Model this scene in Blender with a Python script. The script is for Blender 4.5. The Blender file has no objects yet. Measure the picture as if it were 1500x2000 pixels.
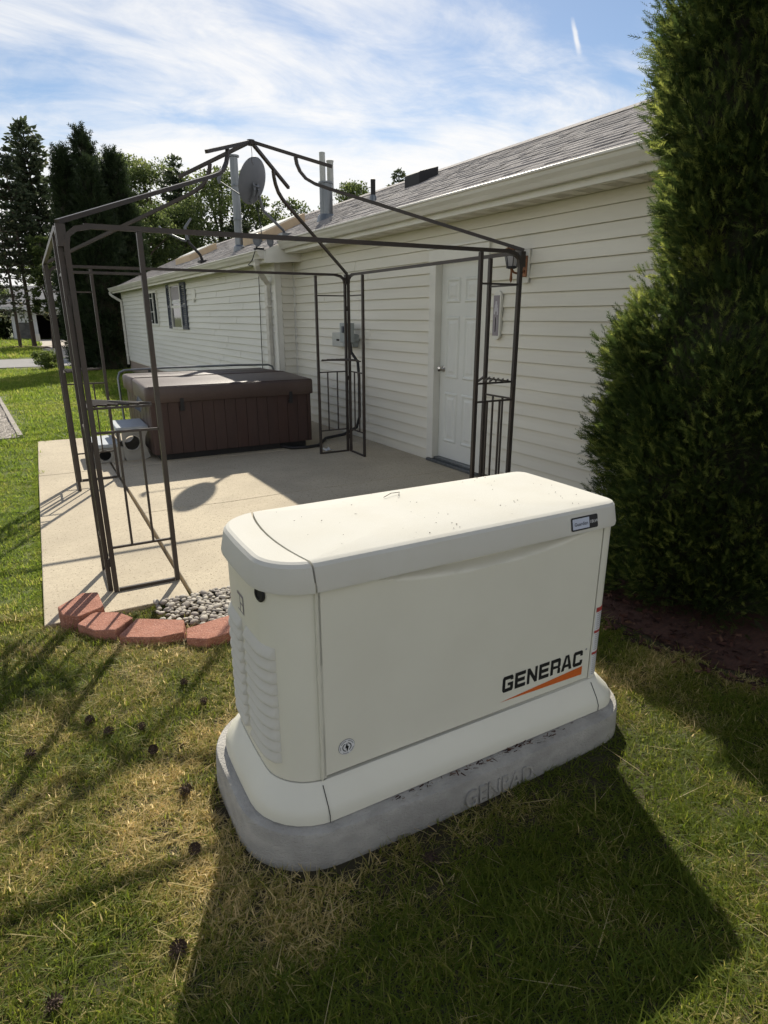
import bpy, bmesh, math, random
import numpy as np
from mathutils import Vector, Matrix, noise

rnd = random.Random(7)
NR = np.random.default_rng(11)
R = math.radians
S = bpy.context.scene
COL = S.collection

# ------------------------------------------------------------------ camera, sky, sun, exposure
CAM_H = 1.5638
def make_camera():
    pitch, yaw, roll = R(-17.597), R(30.735), R(-0.128)
    fw = Vector((math.sin(yaw) * math.cos(pitch), math.cos(yaw) * math.cos(pitch), math.sin(pitch)))
    rt = Vector((math.cos(yaw), -math.sin(yaw), 0))
    up = rt.cross(fw)
    r2 = rt * math.cos(roll) + up * math.sin(roll)
    u2 = -rt * math.sin(roll) + up * math.cos(roll)
    cd = bpy.data.cameras.new('camera'); cam = bpy.data.objects.new('camera', cd); COL.objects.link(cam)
    m = Matrix((r2, u2, -fw)).transposed().to_4x4(); m.translation = (0, 0, CAM_H)
    cam.matrix_world = m
    cd.sensor_fit = 'VERTICAL'; cd.sensor_height = 36; cd.lens = 1207.2 * 36 / 2000
    cd.clip_start = 0.05; cd.clip_end = 3000
    S.camera = cam
make_camera()

SUN_AZ, SUN_EL = 61.0, 38.0        # azimuth counter-clockwise from +X
TRAIL_N, TRAIL_M, TRAIL_C = (-0.59551, 0.75036, -0.28692), (0.67235, 0.66100, 0.33320), 0.999643      # a short vapour trail
def make_world():
    w = bpy.data.worlds.new('World'); S.world = w; w.use_nodes = True
    nt = w.node_tree; nt.nodes.clear(); N = nt.nodes.new; L = nt.links.new
    out = N('ShaderNodeOutputWorld'); mix = N('ShaderNodeMixShader')
    sky = N('ShaderNodeTexSky'); sky.sky_type = 'NISHITA'; sky.sun_disc = False
    sky.sun_elevation = R(SUN_EL); sky.sun_rotation = R(90 - SUN_AZ)
    sky.air_density = 1.0; sky.dust_density = 0.2; sky.ozone_density = 1.6; sky.altitude = 200
    bg = N('ShaderNodeBackground'); bg.inputs[1].default_value = 0.072; L(sky.outputs[0], bg.inputs[0])
    bc = N('ShaderNodeBackground'); bc.inputs[0].default_value = (1.0, 0.985, 0.965, 1); bc.inputs[1].default_value = 0.72
    tc = N('ShaderNodeTexCoord'); sp = N('ShaderNodeSeparateXYZ'); L(tc.outputs['Generated'], sp.inputs[0])
    def M(op, a, b=None, c=None):
        n = N('ShaderNodeMath'); n.operation = op
        for i, x in enumerate((a, b, c)):
            if x is None: continue
            if isinstance(x, (int, float)): n.inputs[i].default_value = x
            else: L(x, n.inputs[i])
        return n.outputs[0]
    z = M('ADD', M('MAXIMUM', sp.outputs[2], 0.0), 0.10)
    cb = N('ShaderNodeCombineXYZ'); L(M('DIVIDE', sp.outputs[0], z), cb.inputs[0]); L(M('DIVIDE', sp.outputs[1], z), cb.inputs[1])
    mp = N('ShaderNodeMapping'); mp.inputs['Rotation'].default_value = (0, 0, R(-55)); mp.inputs['Scale'].default_value = (0.55, 1.0, 1)
    mp.inputs['Location'].default_value = (19.11, 11.19, 9.1)
    L(cb.outputs[0], mp.inputs[0])
    n1 = N('ShaderNodeTexNoise'); n1.inputs['Scale'].default_value = 0.75; n1.inputs['Detail'].default_value = 9; n1.inputs['Roughness'].default_value = 0.58; n1.inputs['Distortion'].default_value = 0.55
    n2 = N('ShaderNodeTexNoise'); n2.inputs['Scale'].default_value = 2.6; n2.inputs['Detail'].default_value = 8; n2.inputs['Roughness'].default_value = 0.65; n2.inputs['Distortion'].default_value = 1.1
    L(mp.outputs[0], n1.inputs[0]); L(mp.outputs[0], n2.inputs[0])
    s = M('ADD', M('MULTIPLY', n1.outputs[0], 0.72), M('MULTIPLY', n2.outputs[0], 0.28))
    hz = M('POWER', M('SUBTRACT', 1.0, M('MAXIMUM', sp.outputs[2], 0.0)), 5.0)
    s = M('ADD', s, M('MULTIPLY', hz, 0.30))
    def dotv(v_):
        d_ = N('ShaderNodeVectorMath'); d_.operation = 'DOT_PRODUCT'; L(tc.outputs['Generated'], d_.inputs[0]); d_.inputs[1].default_value = v_; return d_.outputs['Value']
    def ss(x_, a_, b_):
        q_ = N('ShaderNodeMapRange'); q_.interpolation_type = 'SMOOTHSTEP'; q_.inputs['From Min'].default_value = a_; q_.inputs['From Max'].default_value = b_; L(x_, q_.inputs[0]); return q_.outputs[0]
    side = M('ABSOLUTE', M('ADD', dotv(TRAIL_N), M('MULTIPLY', M('SUBTRACT', n2.outputs[0], 0.5), 0.006)))
    trail = M('MULTIPLY', M('SUBTRACT', 1.0, ss(side, 0.0006, 0.0048)), ss(dotv(TRAIL_M), TRAIL_C, TRAIL_C + 0.00055))
    s = M('ADD', s, M('MULTIPLY', trail, 0.22))
    mr = N('ShaderNodeMapRange'); mr.interpolation_type = 'SMOOTHSTEP'
    mr.inputs['From Min'].default_value = 0.43; mr.inputs['From Max'].default_value = 0.66; mr.inputs['To Max'].default_value = 0.97
    L(s, mr.inputs[0]); L(mr.outputs[0], mix.inputs[0]); L(bg.outputs[0], mix.inputs[1]); L(bc.outputs[0], mix.inputs[2]); L(mix.outputs[0], out.inputs[0])
make_world()
def make_sun():
    ld = bpy.data.lights.new('sun', 'SUN'); ld.energy = 4.4; ld.angle = R(0.53); ld.color = (1.0, 0.93, 0.80)
    o = bpy.data.objects.new('sun', ld); COL.objects.link(o)
    d = Vector((math.cos(R(SUN_AZ)) * math.cos(R(SUN_EL)), math.sin(R(SUN_AZ)) * math.cos(R(SUN_EL)), math.sin(R(SUN_EL))))
    o.rotation_euler = d.to_track_quat('Z', 'Y').to_euler(); o.location = d * 60
make_sun()
S.view_settings.view_transform = 'Standard'; S.view_settings.look = 'None'
S.view_settings.exposure = 0.52; S.view_settings.gamma = 1.0; S.view_settings.use_curve_mapping = False
S.render.engine = 'CYCLES'
try:
    S.cycles.use_denoising = True; S.cycles.max_bounces = 5; S.cycles.diffuse_bounces = 3; S.cycles.glossy_bounces = 2; S.cycles.transmission_bounces = 3; S.cycles.use_adaptive_sampling = True; S.cycles.adaptive_threshold = 0.02; S.cycles.caustics_reflective = False; S.cycles.caustics_refractive = False
except Exception: pass

# ------------------------------------------------------------------ materials
def nodes_of(name):
    m = bpy.data.materials.new(name); m.use_nodes = True
    nt = m.node_tree; nt.nodes.clear()
    return m, nt, nt.nodes.new, nt.links.new
def mat(name, c1, c2=None, rough=0.6, scale=8.0, detail=5, bump=0.0, bscale=None, metal=0.0, spec=0.4, big=None, bigscale=0.6, bigamt=0.5, coat=0.0, stretch=(1, 1, 1), contrast=(0.3, 0.7), speck=None, speckscale=90, speckthr=0.66, coords='Object'):
    m, nt, N, L = nodes_of(name)
    out = N('ShaderNodeOutputMaterial'); p = N('ShaderNodeBsdfPrincipled'); L(p.outputs[0], out.inputs[0])
    p.inputs['Roughness'].default_value = rough; p.inputs['Metallic'].default_value = metal
    p.inputs['Specular IOR Level'].default_value = spec; p.inputs['Coat Weight'].default_value = coat
    tc = N('ShaderNodeTexCoord'); mp = N('ShaderNodeMapping'); mp.inputs['Scale'].default_value = stretch; L(tc.outputs[coords], mp.inputs[0])
    v = mp.outputs[0]
    def noise_(sc, det=5, rg=0.55):
        n = N('ShaderNodeTexNoise'); n.inputs['Scale'].default_value = sc; n.inputs['Detail'].default_value = det; n.inputs['Roughness'].default_value = rg; L(v, n.inputs[0]); return n.outputs[0]
    def ramp(x, a, b):
        n = N('ShaderNodeMapRange'); n.inputs['From Min'].default_value = a; n.inputs['From Max'].default_value = b; L(x, n.inputs[0]); return n.outputs[0]
    def mixc(f, a, b):
        n = N('ShaderNodeMix'); n.data_type = 'RGBA'
        L(f, n.inputs[0])
        for s_, x in ((6, a), (7, b)):
            if isinstance(x, tuple): n.inputs[s_].default_value = (*x, 1)
            else: L(x, n.inputs[s_])
        return n.outputs[2]
    c2 = c2 or tuple(x * 0.85 for x in c1)
    col = mixc(ramp(noise_(scale, detail), *contrast), c1, c2)
    if big:
        f = N('ShaderNodeMath'); f.operation = 'MULTIPLY'; f.inputs[1].default_value = bigamt
        L(ramp(noise_(bigscale, 4), 0.42, 0.68), f.inputs[0]); col = mixc(f.outputs[0], col, big)
    if speck:
        col = mixc(ramp(noise_(speckscale, 2, 0.4), speckthr, speckthr + 0.04), col, speck)
    L(col, p.inputs['Base Color'])
    if bump:
        b = N('ShaderNodeBump'); b.inputs['Strength'].default_value = bump; b.inputs['Distance'].default_value = 0.01
        L(noise_(bscale or scale * 4, 6), b.inputs['Height']); L(b.outputs[0], p.inputs['Normal'])
    return m
def leafmat(name, stops, trans=0.4, rough=0.55, attr='rnd', objrand=0.0):
    m, nt, N, L = nodes_of(name)
    out = N('ShaderNodeOutputMaterial'); p = N('ShaderNodeBsdfPrincipled'); t = N('ShaderNodeBsdfTranslucent'); mx = N('ShaderNodeMixShader')
    p.inputs['Roughness'].default_value = rough; p.inputs['Specular IOR Level'].default_value = 0.25
    a = N('ShaderNodeAttribute'); a.attribute_name = attr
    cr = N('ShaderNodeValToRGB')
    for i, (pos, c) in enumerate(stops):
        e = cr.color_ramp.elements[i] if i < 2 else cr.color_ramp.elements.new(pos)
        e.position = pos; e.color = (*c, 1)
    fac = a.outputs['Fac']
    if objrand:
        oi = N('ShaderNodeObjectInfo'); mm = N('ShaderNodeMath'); mm.operation = 'MULTIPLY_ADD'
        L(oi.outputs['Random'], mm.inputs[0]); mm.inputs[1].default_value = objrand; L(fac, mm.inputs[2]); fac = mm.outputs[0]
    L(fac, cr.inputs[0]); L(cr.outputs[0], p.inputs['Base Color'])
    hs = N('ShaderNodeHueSaturation'); hs.inputs['Value'].default_value = 1.9; hs.inputs['Hue'].default_value = 0.487; L(cr.outputs[0], hs.inputs['Color']); L(hs.outputs[0], t.inputs[0])
    mx.inputs[0].default_value = trans; L(p.outputs[0], mx.inputs[1]); L(t.outputs[0], mx.inputs[2]); L(mx.outputs[0], out.inputs[0])
    return m
MT = {}
MT['siding'] = mat('vinyl_siding', (0.77, 0.745, 0.645), (0.72, 0.695, 0.60), rough=0.5, scale=3, stretch=(1, 0.25, 3), big=(0.62, 0.59, 0.50), bigscale=1.3, bigamt=0.35, bump=0.05, bscale=120)
MT['sidefar'] = mat('vinyl_siding_pale', (0.76, 0.755, 0.69), (0.70, 0.695, 0.635), rough=0.5, scale=3, stretch=(1, 0.25, 3), big=(0.50, 0.50, 0.44), bigscale=0.8, bigamt=0.35, bump=0.05, bscale=90)
MT['trim'] = mat('white_trim', (0.78, 0.77, 0.70), (0.73, 0.72, 0.655), rough=0.45, scale=5, big=(0.55, 0.53, 0.46), bigscale=3, bigamt=0.3)
MT['gutter'] = mat('gutter_metal', (0.70, 0.68, 0.61), (0.62, 0.60, 0.53), rough=0.4, scale=4, stretch=(1, 0.3, 4), big=(0.45, 0.42, 0.36), bigscale=4, bigamt=0.3)
MT['soffit'] = mat('soffit_vinyl', (0.82, 0.79, 0.70), rough=0.5, scale=4)
MT['door'] = mat('door_paint', (0.74, 0.75, 0.70), (0.70, 0.71, 0.665), rough=0.45, scale=3, big=(0.66, 0.665, 0.62), bigscale=2, bigamt=0.3)
MT['dark'] = mat('dark_void', (0.012, 0.012, 0.013), rough=0.8)
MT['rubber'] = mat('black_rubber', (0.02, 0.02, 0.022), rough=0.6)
MT['shingle'] = mat('asphalt_shingle', (0.38, 0.345, 0.33), (0.25, 0.225, 0.215), rough=0.9, scale=5, detail=8, contrast=(0.35, 0.65), bump=0.6, bscale=160, big=(0.46, 0.42, 0.39), bigscale=1.6, bigamt=0.5, speck=(0.4, 0.38, 0.36), speckscale=150, speckthr=0.6)
MT['block'] = mat('foundation_block', (0.36, 0.29, 0.24), (0.28, 0.23, 0.19), rough=0.9, scale=12, bump=0.4)
MT['bronze'] = mat('bronze_tube', (0.043, 0.036, 0.033), (0.060, 0.050, 0.044), rough=0.45, scale=9, big=(0.085, 0.055, 0.035), bigscale=3.5, bigamt=0.25, spec=0.35, bump=0.08, bscale=80)
MT['concrete'] = mat('patio_concrete', (0.56, 0.485, 0.355), (0.48, 0.41, 0.30), rough=0.88, scale=26, detail=9, contrast=(0.3, 0.72), bump=0.45, bscale=120, big=(0.40, 0.34, 0.25), bigscale=1.3, bigamt=0.8, speck=(0.24, 0.19, 0.13), speckscale=70, speckthr=0.64)
MT['pad'] = mat('pad_concrete', (0.47, 0.45, 0.41), (0.35, 0.335, 0.305), rough=0.85, scale=14, detail=9, bump=0.7, bscale=110, big=(0.25, 0.24, 0.22), bigscale=6, bigamt=0.5, stretch=(1, 1, 1.6))
MT['gen'] = mat('generator_paint', (0.74, 0.72, 0.615), (0.715, 0.695, 0.595), rough=0.45, scale=2.5, bump=0.10, bscale=420, big=(0.67, 0.645, 0.545), bigscale=4.5, bigamt=0.35)
MT['genlid'] = mat('generator_lid_paint', (0.625, 0.61, 0.55), (0.60, 0.585, 0.525), rough=0.8, spec=0.06, scale=3, bump=0.14, bscale=380, big=(0.58, 0.555, 0.475), bigscale=7, bigamt=0.4)
MT['black'] = mat('black_ink', (0.012, 0.012, 0.014), rough=0.5)
MT['orange'] = mat('orange_ink', (0.62, 0.13, 0.02), (0.58, 0.12, 0.02), rough=0.5)
MT['red'] = mat('red_ink', (0.40, 0.05, 0.04), rough=0.5)
MT['paper'] = mat('label_white', (0.72, 0.72, 0.72), (0.68, 0.68, 0.69), rough=0.5)
MT['silver'] = mat('badge_silver', (0.52, 0.56, 0.66), (0.46, 0.50, 0.60), rough=0.35)
MT['grey'] = mat('print_grey', (0.30, 0.30, 0.30), rough=0.6)
MT['brickred'] = mat('red_retaining_block', (0.38, 0.165, 0.108), (0.28, 0.115, 0.078), rough=0.92, scale=30, detail=8, bump=0.7, bscale=110, big=(0.47, 0.23, 0.17), bigscale=9, bigamt=0.5, speck=(0.50, 0.28, 0.21), speckscale=210, speckthr=0.60)
MT['stone'] = mat('river_stone', (0.38, 0.34, 0.29), (0.25, 0.22, 0.19), rough=0.75, scale=7, big=(0.26, 0.23, 0.20), bigscale=11, bigamt=0.6)
MT['stonew'] = mat('pale_river_stone', (0.50, 0.46, 0.39), (0.40, 0.36, 0.30), rough=0.75, scale=9)
MT['peagravel'] = mat('pea_gravel', (0.46, 0.41, 0.36), (0.30, 0.27, 0.24), rough=0.9, scale=20)
MT['soil'] = mat('lawn_soil', (0.034, 0.026, 0.014), (0.060, 0.046, 0.024), rough=0.95, scale=14, detail=8, bump=0.6, bscale=60, big=(0.07, 0.095, 0.03), bigscale=1.2, bigamt=0.3)
MT['turf'] = mat('far_turf', (0.085, 0.125, 0.028), (0.12, 0.13, 0.04), rough=0.95, scale=3, detail=9, bump=0.6, bscale=40, big=(0.16, 0.14, 0.06), bigscale=0.35, bigamt=0.4)
MT['mulch'] = mat('red_mulch', (0.10, 0.045, 0.03), (0.05, 0.026, 0.02), rough=0.95, scale=40, detail=6, bump=0.9, bscale=70, stretch=(1, 2.2, 1))
MT['mulchchip'] = leafmat('mulch_chip', [(0, (0.025, 0.012, 0.010)), (0.6, (0.07, 0.03, 0.022)), (1, (0.16, 0.09, 0.055))], trans=0.0, rough=0.9)
MT['road'] = mat('road_asphalt', (0.30, 0.29, 0.28), (0.24, 0.235, 0.23), rough=0.9, scale=6, detail=8, bump=0.2, bscale=60)
MT['drive'] = mat('driveway_concrete', (0.50, 0.44, 0.37), (0.43, 0.38, 0.32), rough=0.9, scale=4, detail=7)
MT['tubskirt'] = mat('tub_skirt', (0.060, 0.034, 0.029), (0.045, 0.026, 0.023), rough=0.5, scale=10, stretch=(2, 2, 0.35), detail=6, big=(0.06, 0.026, 0.02), bigscale=2, bigamt=0.4, bump=0.15, bscale=30)
MT['tubcover'] = mat('tub_cover', (0.075, 0.048, 0.041), (0.06, 0.039, 0.034), rough=0.5, scale=6, detail=7, bump=0.25, bscale=60, big=(0.15, 0.11, 0.09), bigscale=1.5, bigamt=0.5, spec=0.5)
MT['step'] = mat('step_plastic', (0.36, 0.345, 0.31), (0.31, 0.30, 0.27), rough=0.55, scale=10, big=(0.25, 0.24, 0.21), bigscale=4, bigamt=0.4)
MT['steptop'] = mat('step_tread', (0.42, 0.45, 0.48), (0.36, 0.39, 0.42), rough=0.6, scale=12, bump=0.2, bscale=150)
MT['galv'] = mat('galvanised_steel', (0.22, 0.235, 0.245), (0.15, 0.165, 0.175), rough=0.35, metal=0.7, scale=6, stretch=(3, 3, 0.5))
MT['dish'] = mat('dish_grey', (0.17, 0.18, 0.195), (0.14, 0.15, 0.165), rough=0.5, scale=5)
MT['boxgrey'] = mat('electrical_box_grey', (0.34, 0.37, 0.37), (0.29, 0.32, 0.32), rough=0.45, scale=6)
MT['boxpale'] = mat('electrical_box_pale', (0.47, 0.48, 0.45), (0.42, 0.43, 0.40), rough=0.45, scale=6)
MT['copper'] = mat('aged_copper', (0.32, 0.15, 0.08), (0.20, 0.10, 0.06), rough=0.35, metal=0.7, scale=20)
MT['chrome'] = mat('polished_metal', (0.75, 0.73, 0.70), rough=0.15, metal=1.0)
MT['tan'] = mat('tan_curb', (0.62, 0.47, 0.30), (0.55, 0.41, 0.26), rough=0.6, scale=8)
MT['shutter'] = mat('shutter_blue', (0.045, 0.055, 0.075), (0.06, 0.07, 0.09), rough=0.55, scale=8)
MT['bark'] = mat('bark', (0.11, 0.085, 0.065), (0.06, 0.047, 0.038), rough=0.95, scale=9, stretch=(3, 3, 0.5), bump=0.8, bscale=25)
MT['thermo'] = mat('thermometer_face', (0.30, 0.27, 0.29), (0.26, 0.235, 0.255), rough=0.5, scale=12)
MT['figure'] = mat('pale_print', (0.60, 0.58, 0.62), rough=0.5)
MT['cone'] = mat('pine_cone', (0.10, 0.065, 0.045), (0.04, 0.027, 0.02), rough=0.85, scale=60)
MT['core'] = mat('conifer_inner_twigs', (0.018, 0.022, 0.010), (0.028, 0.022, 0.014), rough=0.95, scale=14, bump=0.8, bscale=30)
MT['nwall'] = mat('neighbour_white', (0.72, 0.73, 0.75), rough=0.6, scale=2)
MT['nroof'] = mat('neighbour_roof', (0.22, 0.22, 0.23), (0.17, 0.17, 0.18), rough=0.9, scale=1.5, detail=8)
MT['nstone'] = mat('neighbour_stone', (0.16, 0.155, 0.15), (0.08, 0.08, 0.08), rough=0.9, scale=3)
def glass(name, col=(0.02, 0.025, 0.03), rough=0.06):
    m, nt, N, L = nodes_of(name); out = N('ShaderNodeOutputMaterial'); p = N('ShaderNodeBsdfPrincipled')
    p.inputs['Base Color'].default_value = (*col, 1); p.inputs['Roughness'].default_value = rough; p.inputs['Specular IOR Level'].default_value = 0.6
    L(p.outputs[0], out.inputs[0]); return m
MT['pane'] = glass('window_glass'); MT['lampglass'] = glass('lamp_glass', (0.42, 0.41, 0.43), 0.15)
G0 = (0.030, 0.045, 0.010)
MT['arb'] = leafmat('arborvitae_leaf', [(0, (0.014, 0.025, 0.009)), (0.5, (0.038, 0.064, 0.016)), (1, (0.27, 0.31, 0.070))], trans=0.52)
MT['arbfar'] = leafmat('arborvitae_far_leaf', [(0, (0.014, 0.024, 0.012)), (1, (0.035, 0.055, 0.020))], trans=0.2)
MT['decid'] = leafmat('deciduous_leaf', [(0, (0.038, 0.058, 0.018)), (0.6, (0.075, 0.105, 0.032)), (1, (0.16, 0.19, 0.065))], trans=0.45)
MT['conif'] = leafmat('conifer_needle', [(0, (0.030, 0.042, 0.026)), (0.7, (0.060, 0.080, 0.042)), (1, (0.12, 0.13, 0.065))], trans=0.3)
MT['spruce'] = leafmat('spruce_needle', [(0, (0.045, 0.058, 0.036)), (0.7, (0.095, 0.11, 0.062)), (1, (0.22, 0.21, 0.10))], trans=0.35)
MT['bush'] = leafmat('bush_leaf', [(0, (0.05, 0.08, 0.02)), (1, (0.16, 0.21, 0.05))], trans=0.4)
MT['grass'] = leafmat('grass_blade', [(0, (0.082, 0.130, 0.011)), (0.36, (0.165, 0.195, 0.026)), (0.62, (0.34, 0.295, 0.095)), (1, (0.62, 0.52, 0.28))], trans=0.55, objrand=0.12)
MT['lawnfar'] = leafmat('far_grass_blade', [(0, (0.10, 0.17, 0.018)), (0.5, (0.19, 0.25, 0.034)), (1, (0.38, 0.35, 0.11))], trans=0.56, objrand=0.12)

# ------------------------------------------------------------------ helpers
def mesh(name, V, F, m=None, smooth=False, mats=None, mi=None):
    me = bpy.data.meshes.new(name)
    me.from_pydata([tuple(v) for v in V], [], [tuple(f) for f in F])
    for x in (mats or ([m] if m else [])): me.materials.append(x)
    if mi is not None: me.polygons.foreach_set('material_index', mi)
    if smooth: me.polygons.foreach_set('use_smooth', [True] * len(me.polygons))
    me.update(); return me
def npmesh(name, V, tri=None, quad=None, m=None, attr=None):
    """big meshes from numpy arrays; attr is a per-vertex float called rnd"""
    me = bpy.data.meshes.new(name)
    nt = 0 if tri is None else len(tri); nq = 0 if quad is None else len(quad)
    idx = np.concatenate([a.reshape(-1) for a in (tri, quad) if a is not None]).astype(np.int32)
    tot = np.concatenate([np.full(nt, 3), np.full(nq, 4)]).astype(np.int32)
    st = np.concatenate([[0], np.cumsum(tot)[:-1]]).astype(np.int32)
    me.vertices.add(len(V)); me.vertices.foreach_set('co', np.asarray(V, np.float32).reshape(-1))
    me.loops.add(len(idx)); me.loops.foreach_set('vertex_index', idx)
    me.polygons.add(nt + nq); me.polygons.foreach_set('loop_start', st); me.polygons.foreach_set('loop_total', tot)
    if m: me.materials.append(m)
    if attr is not None:
        a = me.attributes.new('rnd', 'FLOAT', 'POINT'); a.data.foreach_set('value', np.asarray(attr, np.float32))
    me.update(calc_edges=True); return me
def tag(o, label=None, cat=None, group=None, kind=None):
    for k, v in (('label', label), ('category', cat), ('group', group), ('kind', kind)):
        if v: o[k] = v
    return o
def obj(name, me, parent=None):
    o = bpy.data.objects.new(name, me); COL.objects.link(o)
    if parent is not None:
        o.parent = parent
        P = Matrix.Identity(4); q = parent
        chain = []
        while q: chain.append(q); q = q.parent
        if me is not None and not o.get('local'):
            for c in reversed(chain): P = P @ c.matrix_parent_inverse @ c.matrix_basis
            o.matrix_parent_inverse = P.inverted()
    return o
def empty(name, loc, label, cat, group=None):
    o = bpy.data.objects.new(name, None); COL.objects.link(o); o.location = loc
    o.empty_display_size = 0.2
    return tag(o, label, cat, group)
class B:
    """mesh builder in world coordinates"""
    def __init__(s): s.V = []; s.F = []
    def add(s, V, F):
        n = len(s.V); s.V += [tuple(v) for v in V]; s.F += [tuple(i + n for i in f) for f in F]; return s
    def box(s, x0, x1, y0, y1, z0, z1, fr=None):
        V = [(x, y, z) for z in (z0, z1) for y in (y0, y1) for x in (x0, x1)]
        if fr: V = [fr(*v) for v in V]
        return s.add(V, [(0, 2, 3, 1), (4, 5, 7, 6), (0, 1, 5, 4), (2, 6, 7, 3), (0, 4, 6, 2), (1, 3, 7, 5)])
    def prism(s, poly, ax, a, b, fr=None):
        """poly of 2D points extruded along axis ax from a to b; ax 'y': poly is (x,z); 'z': (x,y); 'x': (y,z)"""
        def P(p, t): return {'y': (p[0], t, p[1]), 'z': (p[0], p[1], t), 'x': (t, p[0], p[1])}[ax]
        V = [P(p, a) for p in poly] + [P(p, b) for p in poly]; n = len(poly)
        if fr: V = [fr(*v) for v in V]
        F = [tuple(range(n - 1, -1, -1)), tuple(range(n, 2 * n))] + [(i, (i + 1) % n, n + (i + 1) % n, n + i) for i in range(n)]
        return s.add(V, F)
    def tube(s, pts, r, n=8, sq=False, caps=True, up=(0, 0, 1)):
        pts = [Vector(p) for p in pts]; rs = r if isinstance(r, (list, tuple)) else [r] * len(pts)
        V = []; prev = None
        for i, p in enumerate(pts):
            d = ((pts[min(i + 1, len(pts) - 1)] - pts[max(i - 1, 0)])).normalized()
            u = Vector(up)
            if prev is not None: u = prev
            if abs(d.dot(u)) > 0.95 and prev is None: u = Vector((0, 1, 0))
            a = d.cross(u).normalized(); b = a.cross(d).normalized(); prev = b
            k = 4 if sq else n
            for j in range(k):
                t = 2 * math.pi * (j + (0.5 if sq else 0)) / k; rr = rs[i] * (1.4142 if sq else 1)
                V.append(p + a * rr * math.cos(t) + b * rr * math.sin(t))
        k = 4 if sq else n; F = []
        for i in range(len(pts) - 1):
            for j in range(k): F.append((i * k + j, i * k + (j + 1) % k, (i + 1) * k + (j + 1) % k, (i + 1) * k + j))
        if caps: F += [tuple(range(k - 1, -1, -1)), tuple(range((len(pts) - 1) * k, len(pts) * k))]
        return s.add(V, F)
    def lathe(s, prof, c, n=24, axis=None):
        """prof [(r,z)] round +Z at c"""
        V = []
        for r, z in prof:
            for j in range(n):
                t = 2 * math.pi * j / n; V.append((c[0] + r * math.cos(t), c[1] + r * math.sin(t), c[2] + z))
        F = [(i * n + j, i * n + (j + 1) % n, (i + 1) * n + (j + 1) % n, (i + 1) * n + j) for i in range(len(prof) - 1) for j in range(n)]
        F += [tuple(range(n - 1, -1, -1)), tuple(range((len(prof) - 1) * n, len(prof) * n))]
        return s.add(V, F)
    def loft(s, rings, close=True, cap0=True, cap1=True):
        n = len(rings[0]); V = [v for r in rings for v in r]; F = []
        m = n if close else n - 1
        for i in range(len(rings) - 1):
            for j in range(m): F.append((i * n + j, i * n + (j + 1) % n, (i + 1) * n + (j + 1) % n, (i + 1) * n + j))
        if cap0: F.append(tuple(range(n - 1, -1, -1)))
        if cap1: F.append(tuple(range((len(rings) - 1) * n, len(rings) * n)))
        return s.add(V, F)
    def make(s, name, m, parent=None, bevel=0.0, seg=2, smooth=False, mats=None):
        me = mesh(name, s.V, s.F, m)
        if bevel or smooth:
            bm = bmesh.new(); bm.from_mesh(me)
            bmesh.ops.recalc_face_normals(bm, faces=bm.faces)
            if bevel:
                ed = [e for e in bm.edges if len(e.link_faces) == 2 and e.calc_face_angle(0) > 0.5]
                bmesh.ops.bevel(bm, geom=ed, offset=bevel, segments=seg, profile=0.5, affect='EDGES', clamp_overlap=True)
            for f in bm.faces: f.smooth = smooth
            if smooth:
                for e in bm.edges:
                    if len(e.link_faces) == 2 and e.calc_face_angle(0) > 0.7: e.smooth = False
            bm.to_mesh(me); bm.free()
        else:
            bm = bmesh.new(); bm.from_mesh(me); bmesh.ops.recalc_face_normals(bm, faces=bm.faces); bm.to_mesh(me); bm.free()
        return obj(name, me, parent)
def frame(ox, oy, rot):
    c, s_ = math.cos(R(rot)), math.sin(R(rot))
    return lambda a, b, z=0: (ox + a * c - b * s_, oy + a * s_ + b * c, z)
def text_mesh(txt, size, m, ext=0.0, align='CENTER'):
    cu = bpy.data.curves.new('lettering', 'FONT'); cu.body = txt; cu.size = size; cu.align_x = align; cu.align_y = 'CENTER'; cu.extrude = ext; cu.resolution_u = 3
    t = bpy.data.objects.new('lettering', cu); me = bpy.data.meshes.new_from_object(t); bpy.data.objects.remove(t)
    me.materials.clear(); me.materials.append(m); return me

# ------------------------------------------------------------------ terrain
WX, WX2, YIN, YFAR = 3.977, 3.672, 9.35, 23.35
def sstep(a, b, x):
    t = np.clip((x - a) / (b - a), 0, 1); return t * t * (3 - 2 * t)
def ground_z(x, y):
    x = np.asarray(x, float); y = np.asarray(y, float)
    f = y - (3.14 - 0.42 * (np.clip(x, 0.2, 0.9) - 0.2) + 1.6 * (0.2 - np.clip(x, 0.08, 0.2))); m = sstep(-0.15, 0.08, f)
    z = 0.055 * (1 - m) - 0.025 * m + 0.16 * (1 - sstep(0.0, 1.35, y))
    z = z - 0.14 * sstep(0.15, 0.5, x) * sstep(3.55, 3.8, y) * (1 - sstep(8.7, 9.1, y)) * (1 - sstep(3.9, 4.1, x))
    z = z - 0.26 * sstep(9, 27, y)
    und = 0.012 * np.sin(x * 1.7 + 0.6) * np.cos(y * 1.3) + 0.009 * np.sin(x * 3.1 - y * 2.3)
    return z + und * np.where((y < 2.2) | (y > 9), 1.0, 0.35)
def gz(x, y): return float(ground_z(x, y))
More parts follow.
